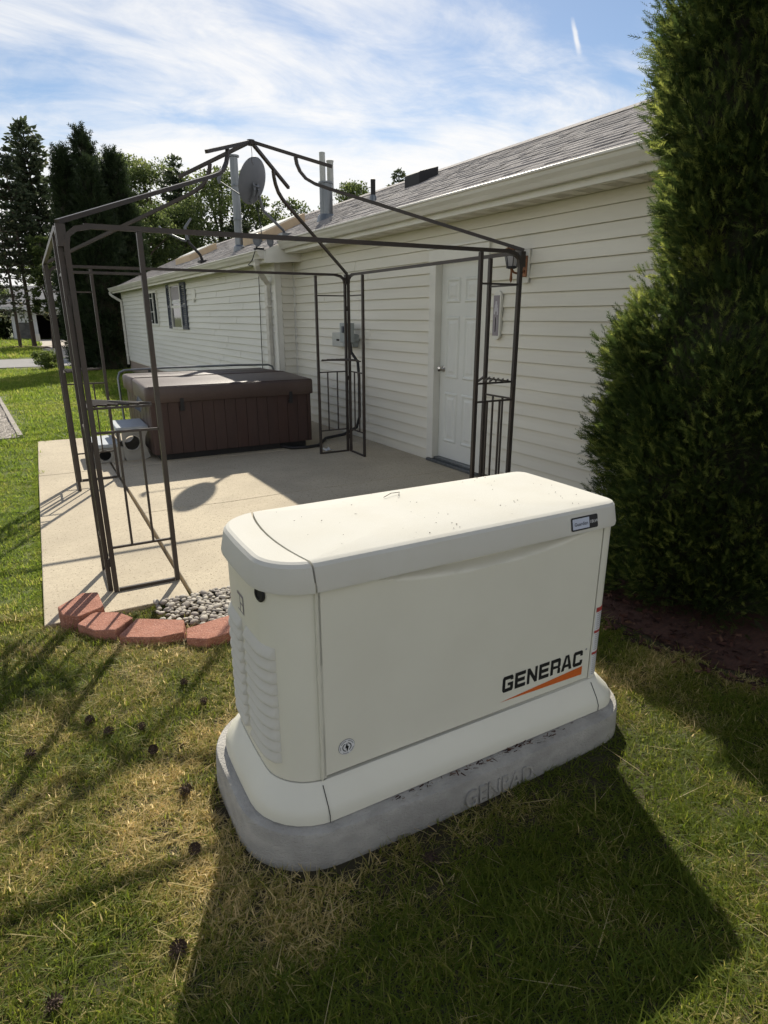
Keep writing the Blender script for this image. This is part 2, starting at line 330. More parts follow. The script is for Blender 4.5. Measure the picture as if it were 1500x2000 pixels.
def make_ground():
    xs = np.concatenate([np.linspace(-400, -12, 14), np.linspace(-10, 12, 111), np.linspace(16, 400, 14)])
    ys = np.concatenate([np.linspace(-60, -4, 8), np.linspace(-3, 30, 166), np.linspace(34, 900, 24)])
    X, Y = np.meshgrid(xs, ys); Z = ground_z(X, Y)
    far = (np.abs(X) > 12) | (Y > 40) | (Y < -3)
    Z = np.where(far, ground_z(0 * X, Y), Z)
    V = np.stack([X, Y, Z], -1).reshape(-1, 3); nx, ny = len(xs), len(ys)
    i = np.arange(ny - 1)[:, None] * nx + np.arange(nx - 1)[None]
    Q = np.stack([i, i + 1, i + nx + 1, i + nx], -1).reshape(-1, 4)
    o = obj('ground', npmesh('ground', V, quad=Q, m=MT['turf'])); o.data.materials.append(MT['soil'])
    cy = V[Q].mean(1); near = ((cy[:, 1] < 3.5) & (np.abs(cy[:, 0]) < 12)).astype(np.int32)
    o.data.polygons.foreach_set('material_index', near); o.data.polygons.foreach_set('use_smooth', [True] * len(Q))
    tag(o, kind='structure')
make_ground()
def sheet(name, poly, dz, m, kind='structure', res=0.6):
    """a sheet that follows the ground inside a convex polygon given as 4 corners"""
    A, Bq, C, D = [np.array(q, float) for q in poly]
    nu = max(2, int(np.linalg.norm(Bq - A) / res) + 1); nv = max(2, int(np.linalg.norm(D - A) / res) + 1)
    u = np.linspace(0, 1, nu)[None, :, None]; v = np.linspace(0, 1, nv)[:, None, None]
    P = (A * (1 - u) + Bq * u) * (1 - v) + (D * (1 - u) + C * u) * v
    Z = ground_z(P[..., 0], P[..., 1]) + dz
    V = np.concatenate([P, Z[..., None]], -1).reshape(-1, 3)
    i = np.arange(nv - 1)[:, None] * nu + np.arange(nu - 1)[None]
    Q = np.stack([i, i + 1, i + nu + 1, i + nu], -1).reshape(-1, 4)
    return tag(obj(name, npmesh(name, V, quad=Q, m=m)), kind=kind)
sheet('road', [(-60, 26.9), (60, 28.6), (60, 33.9), (-60, 32.1)], 0.03, MT['road'], res=2.0)
sheet('driveway', [(1.55, 32.4), (4.4, 32.5), (8.0, 60.5), (2.62, 60.5)], 0.02, MT['drive'], res=2.0)

# patio: cast slabs on a bed, turned with the gazebo
GR = -1.91
gf = frame(0.323, 3.714, GR)
def make_patio():
    def wall_a(b): return (3.972 - 0.323 + b * math.sin(R(GR))) / math.cos(R(GR))
    bed = B()
    bed.prism([gf(-0.35, -0.26)[:2], gf(wall_a(-0.26), -0.26)[:2], gf(wall_a(5.6), 5.6)[:2], gf(-0.31, 5.54)[:2]], 'z', -0.20, -0.045)
    bedo = tag(bed.make('patio', MT['concrete']), kind='structure')
    J = 0.409; g = 0.010
    def slab(pts, tilt=0.0):
        s_ = B(); V = [gf(a, b) for a, b in pts]
        n = len(V)
        top = [(x, y, 0.0 + tilt) for x, y, _ in V]; bot = [(x, y, -0.16) for x, y, _ in V]
        s_.add(bot + top, [tuple(range(n - 1, -1, -1)), tuple(range(n, 2 * n))] + [(i, (i + 1) % n, n + (i + 1) % n, n + i) for i in range(n)])
        return s_.make('slab', MT['concrete'], bedo, bevel=0.006, seg=2)
    def wob(a0, a1, b, n, amp):  # a wandering crack
        return [(a0 + (a1 - a0) * i / n, b + amp * math.sin(i * 2.1) * (0 < i < n) + amp * 0.7 * math.sin(i * 5.3) * (0 < i < n)) for i in range(n + 1)]
    slab([(-0.36, -0.27), (J - g, -0.27), (J - 0.02 - g, 3.395 - g), (-0.335, 3.405 - g)])
    slab([(-0.335, 3.405 + g), (J - 0.02 - g, 3.395 + g), (J - 0.03 - g, 5.5), (-0.30, 5.53), (-0.315, 5.50)], -0.002)
    cr = wob(J + g, wall_a(1.5), 1.545, 9, 0.012)
    slab([(J + g, -0.27), (wall_a(-0.27), -0.27)] + [(a, b - 0.0015) for a, b in reversed(cr)], 0.001)
    slab([(a, b + 0.0015) for a, b in cr] + [(wall_a(3.39), 3.39 - g), (J - 0.02 + g, 3.395 - g)], 0.0015)
    slab([(J - 0.02 + g, 3.395 + g), (wall_a(3.39), 3.39 + g), (wall_a(5.6), 5.6), (J - 0.03 + g, 5.6)], 0.0)
make_patio()

# ------------------------------------------------------------------ the house
SL = 0.45                                     # roof pitch
EX, EZ = 3.677, 2.60                          # near eave (gutter lip)
EX2 = 3.372; EZ2 = EZ - (EX - EX2) * SL
RX, RZ = 5.977, EZ + (5.977 - EX) * SL
Y0 = -1.2
def make_house():
    H = empty('house', (6.0, 9.0, 0), 'long single-storey house with cream vinyl siding and grey shingle roof beside the patio', 'house')
    DY0, DY1, DZ = 4.87, 5.583, 2.09          # door slab
    C0, C1, CZ = DY0 - 0.115, DY1 + 0.115, DZ + 0.12   # casing outside
    # backing walls
    w = B()
    w.box(WX + 0.003, WX + 0.15, Y0, C0 + 0.02, -0.1, 2.44); w.box(WX + 0.003, WX + 0.15, C1 - 0.02, YIN + 0.1, -0.1, 2.44); w.box(WX + 0.004, WX + 0.149, C0 + 0.02, C1 - 0.02, CZ - 0.03, 2.439)
    w.box(WX2 + 0.003, WX2 + 0.2, YIN + 0.003, YFAR, 0.12, 2.36); w.box(WX2 + 0.2, WX + 0.15, YIN + 0.004, YIN + 0.15, -0.1, 2.4)
    w.box(WX2 + 0.2, 8.0, YFAR - 0.15, YFAR - 0.002, 0.12, 2.36); w.box(WX + 0.15, 8.0, Y0 + 0.003, Y0 + 0.15, -0.1, 2.36)
    w.make('wall', MT['siding'], H)
    # foundation, coursed block
    for k in range(2):
        y = YIN + 0.02 + k * 0.2; n = 0
        while y < YFAR - 0.05:
            y1 = min(y + 0.395, YFAR - 0.01)
            if y > 14.5: B().box(WX2 + 0.012, WX2 + 0.2, y, y1 - 0.008, -0.45 + k * 0.2 + 0.02, -0.45 + (k + 1) * 0.2 + 0.012).make('foundation_block', MT['block'], H)
            y += 0.4
    B().box(WX2 + 0.02, WX2 + 0.2, YIN + 0.02, YFAR - 0.01, -0.45, 0.118).make('foundation', MT['block'], H)
    B().box(WX2 + 0.004, WX2 + 0.02, 19.9, 20.25, -0.14, 0.06).make('crawl_vent', MT['dark'], H)
    # siding planks
    EXPO = 0.117
    prof = [(0.0, 1.0), (-0.001, 1.0), (-0.0065, 0.62), (-0.0170, 0.13), (-0.0180, 0.06), (-0.0165, 0.03), (0.0, 0.035)]
    def plank(x, y0, y1, z0, z1, m, j=0.0):
        b = B(); b.prism([(x + n - j, z0 + (z1 - z0) * t) for n, t in prof], 'y', y0, y1)
        b.make('siding_plank', m, H)
    def run(x, ya, yb, z0, z1, m, seam_p, gaps=()):
        segs = [(ya, yb)]
        for g0, g1 in gaps:
            segs = [q for (a, b) in segs for q in ((a, min(b, g0)), (max(a, g1), b)) if q[1] - q[0] > 0.03]
        for a, b in segs:
            cuts = [a]
            y = a + rnd.uniform(1.2, 3.6)
            while y < b - 0.6:
                cuts.append(y); y += 3.66
            cuts.append(b)
            for i in range(len(cuts) - 1):
                plank(x, cuts[i] - (0.02 if i else 0), cuts[i + 1], z0, z1, m, (i % 2) * 0.0042)
    z = 2.217 - 18 * EXPO
    k = 0
    while z < 2.42:
        z1 = min(z + EXPO, 2.433)
        gp = [(C0 - 0.004, C1 + 0.004)] if z < CZ else []
        run(WX, Y0, YIN - 0.035, max(z, 0.03), z1, MT['siding'], 0.4, gp); z += EXPO
    z = 0.15
    while z < 2.30:
        run(WX2, YIN + 0.09, YFAR - 0.08, z, min(z + EXPO, 2.335), MT['sidefar'], 0.4); z += EXPO
    z = 0.111
    while z < 2.36:   # return wall faces the camera
        b = B(); b.prism([(YIN + n, z + (min(z + EXPO, 2.38) - z) * t) for n, t in prof], 'x', WX2 + 0.085, WX - 0.03)
        b.make('siding_plank', MT['siding'], H); z += EXPO
    # corner trims
    B().box(WX2 - 0.022, WX2 + 0.0, YIN - 0.022, YIN + 0.085, 0.06, 2.35).box(WX2 + 0.001, WX2 + 0.08, YIN - 0.021, YIN, 0.061, 2.349).make('corner_trim', MT['trim'], H, bevel=0.004)
    B().box(WX - 0.028, WX - 0.001, YIN - 0.032, YIN - 0.001, 0.03, 2.40).make('corner_trim', MT['trim'], H, bevel=0.004)
    B().box(WX2 - 0.02, WX2 - 0.001, YFAR - 0.075, YFAR + 0.01, 0.12, 2.33).make('corner_trim', MT['trim'], H, bevel=0.004)
    # soffits in vented strips
    def soffit(x0, x1, ya, yb, z, st):
        y = ya; i = 0
        while y < yb - 0.01:
            y1 = min(y + st, yb)
            b = B(); b.box(x0, x1, y + 0.006, y1 - 0.006, z, z + 0.012)
            if i % 2 == 0:
                for q in range(4): b.box(x0 + 0.05, x1 - 0.06, y + 0.02 + q * st * 0.2, y + 0.02 + q * st * 0.2 + st * 0.07, z - 0.004, z - 0.0005)
            b.make('soffit_panel', MT['soffit'], H); y = y1; i += 1
        B().box(x0 + 0.002, x1 - 0.002, ya, yb, z + 0.014, z + 0.03).make('soffit_backing', MT['dark'], H)
    soffit(EX + 0.055, WX - 0.001, Y0, 9.03, 2.437, 0.13)
    soffit(EX2 + 0.055, WX2 - 0.001, 9.06, YFAR + 0.2, 2.325, 0.30)
    # fascia and K-style gutter
    def eave(x, z, ya, yb):
        B().box(x + 0.028, x + 0.052, ya, yb, z - 0.166, z - 0.008).make('fascia', MT['trim'], H)
        gp = [(x - 0.075, z), (x - 0.083, z - 0.004), (x - 0.083, z - 0.018), (x - 0.072, z - 0.026), (x - 0.066, z - 0.05), (x - 0.045, z - 0.082), (x - 0.036, z - 0.105), (x - 0.03, z - 0.118), (x + 0.026, z - 0.118), (x + 0.026, z - 0.002), (x + 0.02, z - 0.002), (x + 0.02, z - 0.112), (x - 0.026, z - 0.112), (x - 0.06, z - 0.045), (x - 0.07, z - 0.008)]
        g = B().prism(gp, 'y', ya + 0.004, yb - 0.004).make('gutter', MT['gutter'], H)
        e = B().prism(gp[:10], 'y', ya - 0.001, ya + 0.0035); e.make('gutter_end_cap', MT['gutter'], g)
        B().prism(gp[:10], 'y', yb - 0.0035, yb + 0.001).make('gutter_end_cap', MT['gutter'], g)
        for i in range(int((yb - ya) / 2.4)):
            yy = ya + 1.1 + i * 2.4; B().prism([(p_[0] - 0.002, p_[1] - 0.0015 * (1 if p_[1] < z - 0.1 else -1)) for p_ in gp[:8]], 'y', yy, yy + 0.06).make('gutter_joint', MT['gutter'], g) if i % 3 == 1 else None
    eave(EX, EZ, Y0 - 0.1, 9.02); eave(EX2, EZ2, 9.05, YFAR + 0.25)
    # boxed end of the far eave where the roof steps out
    zt = lambda x: EZ + (x - EX) * SL
    B().prism([(EX2 + 0.054, EZ2 - 0.17), (EX + 0.30, 2.33), (EX + 0.30, zt(EX + 0.30) - 0.02), (EX2 + 0.054, EZ2 - 0.02 + 0.054 * SL)], 'y', 9.045, 9.058).make('eave_return', MT['trim'], H)
    # downspouts
    def spout(x, y, z_top, ybend, zb, sgn=1):
        b = B(); b.tube([(x - 0.04, y, z_top), (x - 0.04, y, z_top - 0.07), (x + 0.02, ybend * 0.3 + y * 0.7, z_top - 0.14), (WX2 - 0.06, ybend, z_top - 0.30), (WX2 - 0.06, ybend, z_top - 0.40), (WX2 - 0.06, ybend, zb)], 0.036, sq=True)
        d = b.make('downspout', MT['gutter'], H, bevel=0.008)
        for zz in (1.7, 0.7): B().box(WX2 - 0.105, WX2 - 0.02, ybend - 0.05, ybend + 0.05, zz, zz + 0.025).make('strap', MT['trim'], d)
    spout(EX2, 9.22, EZ2 - 0.115, 9.56, 0.05); spout(EX2, YFAR + 0.12, EZ2 - 0.115, YFAR - 0.12, 0.0)
    # roof
    rf = B(); t = 0.02
    for (xa, ya, yb) in ((EX + 0.03, Y0 - 0.1, 9.05), (EX2 + 0.03, 9.05, YFAR + 0.28)):
        rf.prism([(xa, zt(xa) - t - 0.012), (RX, RZ - t - 0.012), (RX, RZ - t), (xa, zt(xa) - t)], 'y', ya, yb)
    rf.prism([(RX, RZ - t), (RX, RZ - 0.05), (8.6, RZ - 0.05 - (8.6 - RX) * SL), (8.6, RZ - t - (8.6 - RX) * SL)], 'y', Y0 - 0.1, YFAR + 0.28)
    roof = rf.make('roof', MT['shingle'], H)
    V = []; Q = []
    ce, se = 1 / math.hypot(1, SL), SL / math.hypot(1, SL)
    def tab(s0, s1, ya, yb, h0, h1):
        n = len(V)
        for y in (ya, yb):
            for s_, h in ((s0, -0.004), (s0, h0), (s1, h1)):
                V.append((RX - s_ * ce - h * se * -0 - 0, y, RZ - s_ * se - t + 0.001 + h))
        Q.extend([(n, n + 1, n + 4, n + 3), (n + 1, n + 2, n + 5, n + 4), (n, n + 2, n + 1, n + 1), (n + 3, n + 4, n + 5, n + 5)][:2])
        return
    Ltot = (RX - EX2) / ce + 0.02; Lnear = (RX - EX) / ce + 0.02
    expo = 0.142; s_ = 0.06; row = 0
    while s_ < Ltot:
        y = Y0 - 0.1 - rnd.uniform(0, 0.3)
        while y < YFAR + 0.28:
            wd = rnd.choice((0.12, 0.17, 0.22, 0.28, 0.33)); lim = Lnear if y < 9.04 else Ltot
            e1 = min(s_ + expo, lim)
            if e1 > s_ + 0.03:
                th = rnd.choice((0.005, 0.008, 0.013)) + rnd.uniform(0, 0.002)
                tab(e1, s_ - 0.02, y + 0.002, min(y + wd, YFAR + 0.28) - 0.002, th, 0.001 + th * 0.2)
            y += wd
        s_ += expo; row += 1
    sh = npmesh('shingle_field', np.array(V), quad=np.array(Q), m=MT['shingle'])
    tag(obj('shingle_field', sh, roof), kind='stuff')
    y = Y0 - 0.1
    while y < YFAR + 0.2:
        B().prism([(RX - 0.15, RZ - 0.15 * SL - 0.004), (RX, RZ + 0.006), (RX + 0.15, RZ - 0.15 * SL - 0.004), (RX, RZ - 0.004)], 'y', y, y + 0.31).make('ridge_cap', MT['shingle'], roof); y += 0.3
    # door
    D = B().box(WX + 0.055, WX + 0.10, DY0, DY1, 0.06, DZ).make('door', MT['door'], H)
    wd = DY1 - DY0
    for (za, zb) in ((0.24, 0.78), (0.93, 1.56), (1.69, 1.93)):
        for (a, b_) in ((0.13, 0.45), (0.55, 0.87)):
            ya, yb = DY0 + wd * a, DY0 + wd * b_
            p_ = B()
            xf = WX + 0.055
            # moulded frame round a raised field
            def rect(e, x): return [(x, ya + e, za + e), (x, yb - e, za + e), (x, yb - e, zb - e), (x, ya + e, zb - e)]
            p_.loft([rect(0, xf - 0.0005), rect(0.012, xf - 0.012), rect(0.024, xf - 0.012), rect(0.034, xf - 0.003), rect(0.052, xf - 0.003), rect(0.075, xf - 0.011)], cap0=False)
            p_.make('door_panel', MT['door'], D)
    kn = B()
    for zz, rr in ((1.02, 0.030), ):
        prof_ = [(0.0, 0.0), (0.033, 0.0), (0.033, 0.006), (0.012, 0.010), (0.012, 0.032), (0.026, 0.040), (0.031, 0.052), (0.026, 0.064), (0.0, 0.068)]
        V_ = B().lathe(prof_, (0, 0, 0), 16)
        kn.add([(WX + 0.055 - z_, DY1 - 0.065 + x_, zz + y_) for x_, y_, z_ in V_.V], V_.F)
    kn.make('knob', MT['chrome'], D, smooth=True)
    for (ya, yb) in ((DY1 + 0.003, C1), (C0, DY0 - 0.003)):
        B().box(WX - 0.030, WX + 0.10, ya, yb, 0.035, CZ - 0.10).make('door_casing', MT['trim'], H, bevel=0.005)
    B().box(WX - 0.034, WX + 0.10, C0 - 0.01, C1 + 0.01, DZ + 0.003, CZ).box(WX - 0.05, WX + 0.02, C0 - 0.025, C1 + 0.025, CZ, CZ + 0.022).make('door_header', MT['trim'], H, bevel=0.004)
    B().box(WX - 0.05, WX + 0.12, C0 + 0.02, C1 - 0.02, 0.003, 0.03).box(WX - 0.01, WX + 0.12, C0 + 0.115, C1 - 0.115, 0.031, 0.057).make('threshold', MT['galv'], H, bevel=0.004)
    B().box(WX + 0.12, WX + 0.14, C0, C1, 0.0, CZ).make('door_backing', MT['dark'], H)
    # windows on the far wall
    def window(y0, y1, z0, z1, style):
        xo = WX2 - 0.05
        W = B()
        for q in ((y0 - 0.05, y0, z0 - 0.05, z1 + 0.05), (y1, y1 + 0.05, z0 - 0.05, z1 + 0.05), (y0, y1, z1, z1 + 0.05), (y0, y1, z0 - 0.05, z0)):
            W.box(xo, WX2 - 0.002, *q)
        Wo = W.make('window', MT['trim'], H)
        mid = (z0 + z1) / 2
        if style:
            B().box(xo + 0.012, WX2 - 0.014, y0, y1, mid - 0.03, mid + 0.03).make('meeting_rail', MT['trim'], Wo)
            B().box(xo + 0.03, WX2 - 0.015, y0, y1, mid + 0.03, z1).make('pane', MT['pane'], Wo); B().box(xo + 0.028, WX2 - 0.015, y0, y1, z0, mid - 0.03).make('pane', MT['pane'], Wo)
            bl = B(); bl.box(xo + 0.020, xo + 0.026, y0 + 0.03, y1 - 0.03, mid + 0.16, z1 - 0.02); bl.make('blind', MT['thermo'], Wo)
            bl2 = B(); bl2.box(xo + 0.018, xo + 0.024, y0 + 0.1, y1 - 0.06, mid + 0.07, mid + 0.13); bl2.make('sill_clutter', MT['paper'], Wo)
        else:
            ym = (y0 + y1) / 2
            B().box(xo + 0.012, WX2 - 0.014, ym - 0.03, ym + 0.03, z0, z1).make('meeting_stile', MT['trim'], Wo)
            B().box(xo + 0.03, WX2 - 0.015, y0, ym - 0.03, z0, z1).make('pane', MT['pane'], Wo); B().box(xo + 0.03, WX2 - 0.015, ym + 0.03, y1, z0, z1).make('pane', MT['pane'], Wo)
    window(15.22, 16.12, 1.32, 2.24, 1); window(17.80, 18.78, 1.38, 2.16, 0)
    for ya, yb in ((16.19, 16.53), (14.70, 15.14)):
        sb = B()
        for q in ((ya, ya + 0.05, 1.28, 2.29), (yb - 0.05, yb, 1.28, 2.29), (ya + 0.05, yb - 0.05, 1.28, 1.35), (ya + 0.05, yb - 0.05, 2.22, 2.29), (ya + 0.05, yb - 0.05, 1.76, 1.82)): sb.box(WX2 - 0.05, WX2 - 0.015, *q)
        so = sb.make('shutter', MT['shutter'], H)
        for i in range(19):
            zz = 1.36 + i * 0.045
            if 1.74 < zz < 1.82: continue
            B().prism([(WX2 - 0.022, zz + 0.03), (WX2 - 0.045, zz), (WX2 - 0.041, zz - 0.004), (WX2 - 0.018, zz + 0.026)], 'y', ya + 0.051, yb - 0.051).make('louvre', MT['shutter'], so)
    B().box(WX2 - 0.03, WX2 - 0.0135, 13.9, 14.2, 1.90, 2.10).box(WX2 - 0.05, WX2 - 0.031, 13.98, 14.12, 1.86, 1.93).make('dryer_vent', MT['trim'], H)
    # things through the roof
    def zr(x): return EZ + (x - EX) * SL
    def flue(x, y, top, r, capr, name, m, coll=True):
        b = B().lathe([(r, zr(x) - 0.1), (r, top), (capr, top + 0.005), (capr, top + 0.03), (0.0, top + 0.05)], (x, y, 0), 18)
        f = b.make(name, m, roof, smooth=True)
        if coll: B().lathe([(r * 1.7, zr(x) - 0.12), (r * 1.45, zr(x) + 0.035), (r * 1.05, zr(x) + 0.06), (r * 1.02, zr(x) + 0.065)], (x, y, 0), 18).make('flashing', MT['galv'], f, smooth=True)
        return f
    f1 = flue(3.98, 11.83, 4.22, 0.070, 0.10, 'flue_pipe', MT['galv'])
    for zz in (3.2, 3.75): B().lathe([(0.072, zz), (0.077, zz + 0.01), (0.077, zz + 0.03), (0.072, zz + 0.04)], (3.98, 11.83, 0), 18).make('seam_band', MT['galv'], f1, smooth=True)
    f2 = flue(4.66, 9.57, 3.50, 0.100, 0.115, 'flue_pipe', MT['galv'], False)
    B().lathe([(0.045, 3.45), (0.045, 3.93), (0.0, 3.935)], (4.61, 9.57, 0), 14).make('inner_pipe', MT['boxpale'], f2, smooth=True)
    B().lathe([(0.05, 3.45), (0.05, 3.80), (0.06, 3.83), (0.0, 3.84)], (4.74, 9.57, 0), 14).make('inner_pipe', MT['boxpale'], f2, smooth=True)
    B().lathe([(0.17, zr(4.66) - 0.12), (0.135, zr(4.66) + 0.0), (0.12, zr(4.66) + 0.03)], (4.66, 9.57, 0), 18).make('flashing', MT['galv'], f2, smooth=True)
    flue(4.93, 8.58, 3.40, 0.035, 0.036, 'vent_pipe', MT['rubber'])
    x = 5.42
    B().prism([(x - 0.16, zr(x - 0.16) - 0.02), (x + 0.16, zr(x + 0.16) - 0.02), (x + 0.16, zr(x + 0.16) + 0.09), (x - 0.13, zr(x - 0.16) + 0.15), (x - 0.16, zr(x - 0.16) + 0.13)], 'y', 7.88, 8.26).make('box_vent', MT['rubber'], roof, bevel=0.01)
    # skylight curbs
    for (xa, xb, ya, yb, h) in ((4.22, 5.0, 11.15, 12.65, 0.13), (4.3, 5.0, 16.6, 18.1, 0.13)):
        poly = [(xa, zr(xa) - 0.03), (xb, zr(xb) - 0.03), (xb, zr(xb) + h), (xa, zr(xa) + h)]
        sk = B().prism(poly, 'y', ya, yb).make('skylight', MT['tan'], roof, bevel=0.01)
        B().prism([(xa + 0.07, zr(xa + 0.07) + h + 0.002), (xb - 0.07, zr(xb - 0.07) + h + 0.002), (xb - 0.07, zr(xb - 0.07) + h + 0.02), (xa + 0.07, zr(xa + 0.07) + h + 0.02)], 'y', ya + 0.07, yb - 0.07).make('dome', MT['trim'], sk)
make_house()

# ------------------------------------------------------------------ the gazebo frame
def make_gazebo():
    W_, D_, H_, pw = 3.005, 2.947, 2.0, 0.382
    ctr = gf(W_ / 2, D_ / 2, 0)
    G = empty('gazebo_frame', ctr, 'bare brown metal gazebo frame without its canopy standing on the concrete patio', 'gazebo')
    m = MT['bronze']
    def part(name, pts, r, sq=True, parent=G, n=8, bevel=0.0):
        return B().tube([gf(*p) for p in pts], r, sq=sq, n=n, up=Vector(gf(0, 1, 0)) - Vector(gf(0, 0, 0)) if False else (0, 0, 1)).make(name, m, parent, bevel=bevel, seg=1)
    corners = {'nl': (0, 0, 1, 1), 'nr': (W_, 0, -1, 1), 'fl': (0, D_, 1, -1), 'fr': (W_, D_, -1, -1)}
    pr = 0.0130
    for nm, (a0, b0, sa, sb) in corners.items():
        for axis in (0, 1):
            def P(t, z, off=0.0):
                # t metres along the panel from the corner
                return (a0 + sa * (t + 0.029), b0 + sb * off, z) if axis == 0 else (a0 + sa * off, b0 + sb * (t + 0.029), z)
            w = pw - 0.029
            # posts; the outer one bends into the eave rail
            part('post', [P(0, 0.004), P(0, 1.90), P(0.012, 1.955), P(0.05, 1.985), P(0.12, 2.0)], pr)
            part('post', [P(w, 0.004), P(w, 1.985)], pr)
            part('foot_rail', [P(0.016, 0.012), P(w - 0.016, 0.012)], 0.009)
            for zz, nme in ((0.277, 'low_rail'), (0.95, 'mid_rail'), (1.78, 'top_rail')):
                part(nme, [P(0.014, zz), P(w - 0.014, zz)], 0.0065)
            for fct in (0.34, 0.68):
                part('baluster', [P(w * fct, 0.284), P(w * fct, 0.944)], 0.0062)
        # clamps joining the two panels
        for zz in (0.16, 0.85, 1.62):
            part('clamp', [(a0 + sa * 0.014, b0 + sb * 0.014, zz), (a0 + sa * 0.014, b0 + sb * 0.014, zz + 0.05)], 0.011)
        # corner shelf
        q = pw - 0.03
        sh = part('shelf', [(a0 + sa * 0.04, b0 + sb * q, 1.09), (a0 + sa * q, b0 + sb * 0.04, 1.09)], 0.007)
        for fct in (0.1, 0.28, 0.46, 0.64, 0.82):
            part('shelf_bar', [(a0 + sa * (0.03 + (q - 0.04) * fct), b0 + sb * 0.03, 1.094), (a0 + sa * 0.03, b0 + sb * (0.03 + (q - 0.04) * fct), 1.094)], 0.0055, parent=sh)
        part('shelf_rim', [(a0 + sa * 0.02, b0 + sb * 0.022, 1.082), (a0 + sa * q, b0 + sb * 0.022, 1.082)], 0.0065, parent=sh)
        part('shelf_rim', [(a0 + sa * 0.022, b0 + sb * 0.03, 1.081), (a0 + sa * 0.022, b0 + sb * q, 1.081)], 0.0065, parent=sh)
        # hip bar with the upturned end, upper hip
        def Hp(s_, z): return (a0 + (W_ / 2 - a0) * s_, b0 + (D_ / 2 - b0) * s_, z)
        part('hip_bar', [Hp(0.0, 2.012), Hp(0.25, 2.18), Hp(0.50, 2.348), Hp(0.70, 2.482), Hp(0.755, 2.522), Hp(0.79, 2.563), Hp(0.812, 2.615), Hp(0.823, 2.665), Hp(0.827, 2.712)], 0.0115, sq=True)
        part('upper_hip_bar', [Hp(0.69, 2.632), Hp(0.85, 2.739), Hp(0.992, 2.835)], 0.0115)
        part('corner_bracket', [(a0 + sa * 0.012, b0 + sb * 0.012, 1.90), (a0 + sa * 0.012, b0 + sb * 0.012, 2.005)], 0.022)
    part('apex_plate', [(W_ / 2, D_ / 2, 2.815), (W_ / 2, D_ / 2, 2.85)], 0.03, sq=False, n=12)
    part('hook_wire', [(W_ / 2, D_ / 2, 2.815), (W_ / 2 + 0.004, D_ / 2, 2.76), (W_ / 2 - 0.002, D_ / 2, 2.70), (W_ / 2 + 0.01, D_ / 2, 2.68)], 0.0022, sq=False, n=6)
    e = 0.12
    part('eave_rail', [(e, 0, 2.0), (W_ - e, 0, 2.0)], 0.0125); part('eave_rail', [(e, D_, 2.0), (W_ - e, D_, 2.0)], 0.0125)
    part('eave_rail', [(0, e, 2.0), (0, D_ - e, 2.0)], 0.0125); part('eave_rail', [(W_, e, 2.0), (W_, D_ - e, 2.0)], 0.0125)
make_gazebo()

# ------------------------------------------------------------------ the generator on its pad
GG = frame(1.127, 1.345, -1.615)
def outline(uL, uR, wF, wB, rL, rR, bowL=0.0, bowR=0.0, nc=8, ns=6):
    """closed loop, counter-clockwise from the front-left end of the straight front edge"""
    pts = []
    def seg(a, b, n):
        for i in range(n): t = i / n; pts.append((a[0] + (b[0] - a[0]) * t, a[1] + (b[1] - a[1]) * t))
    def arc(cx, cy, r, t0, t1, n):
        for i in range(n): t = t0 + (t1 - t0) * i / n; pts.append((cx + r * math.cos(t), cy + r * math.sin(t)))
    h = math.pi / 2
    seg((uL + rL, wF), (uR - rR, wF), ns * 2); arc(uR - rR, wF + rR, rR, -h, 0, nc)
    seg((uR, wF + rR), (uR, wB - rR), ns); arc(uR - rR, wB - rR, rR, 0, h, nc)
    seg((uR - rR, wB), (uL + rL, wB), ns * 2); arc(uL + rL, wB - rL, rL, h, 2 * h, nc)
    seg((uL, wB - rL), (uL, wF + rL), ns); arc(uL + rL, wF + rL, rL, 2 * h, 3 * h, nc)
    wm, hw = (wF + wB) / 2, (wB - wF) / 2
    out = []
    for u, w in pts:
        k = 1 - ((w - wm) / hw) ** 2
        if u < uL + rL + 0.02: u -= bowL * k
        if u > uR - rR - 0.02: u += bowR * k
        out.append((u, w))
    return out
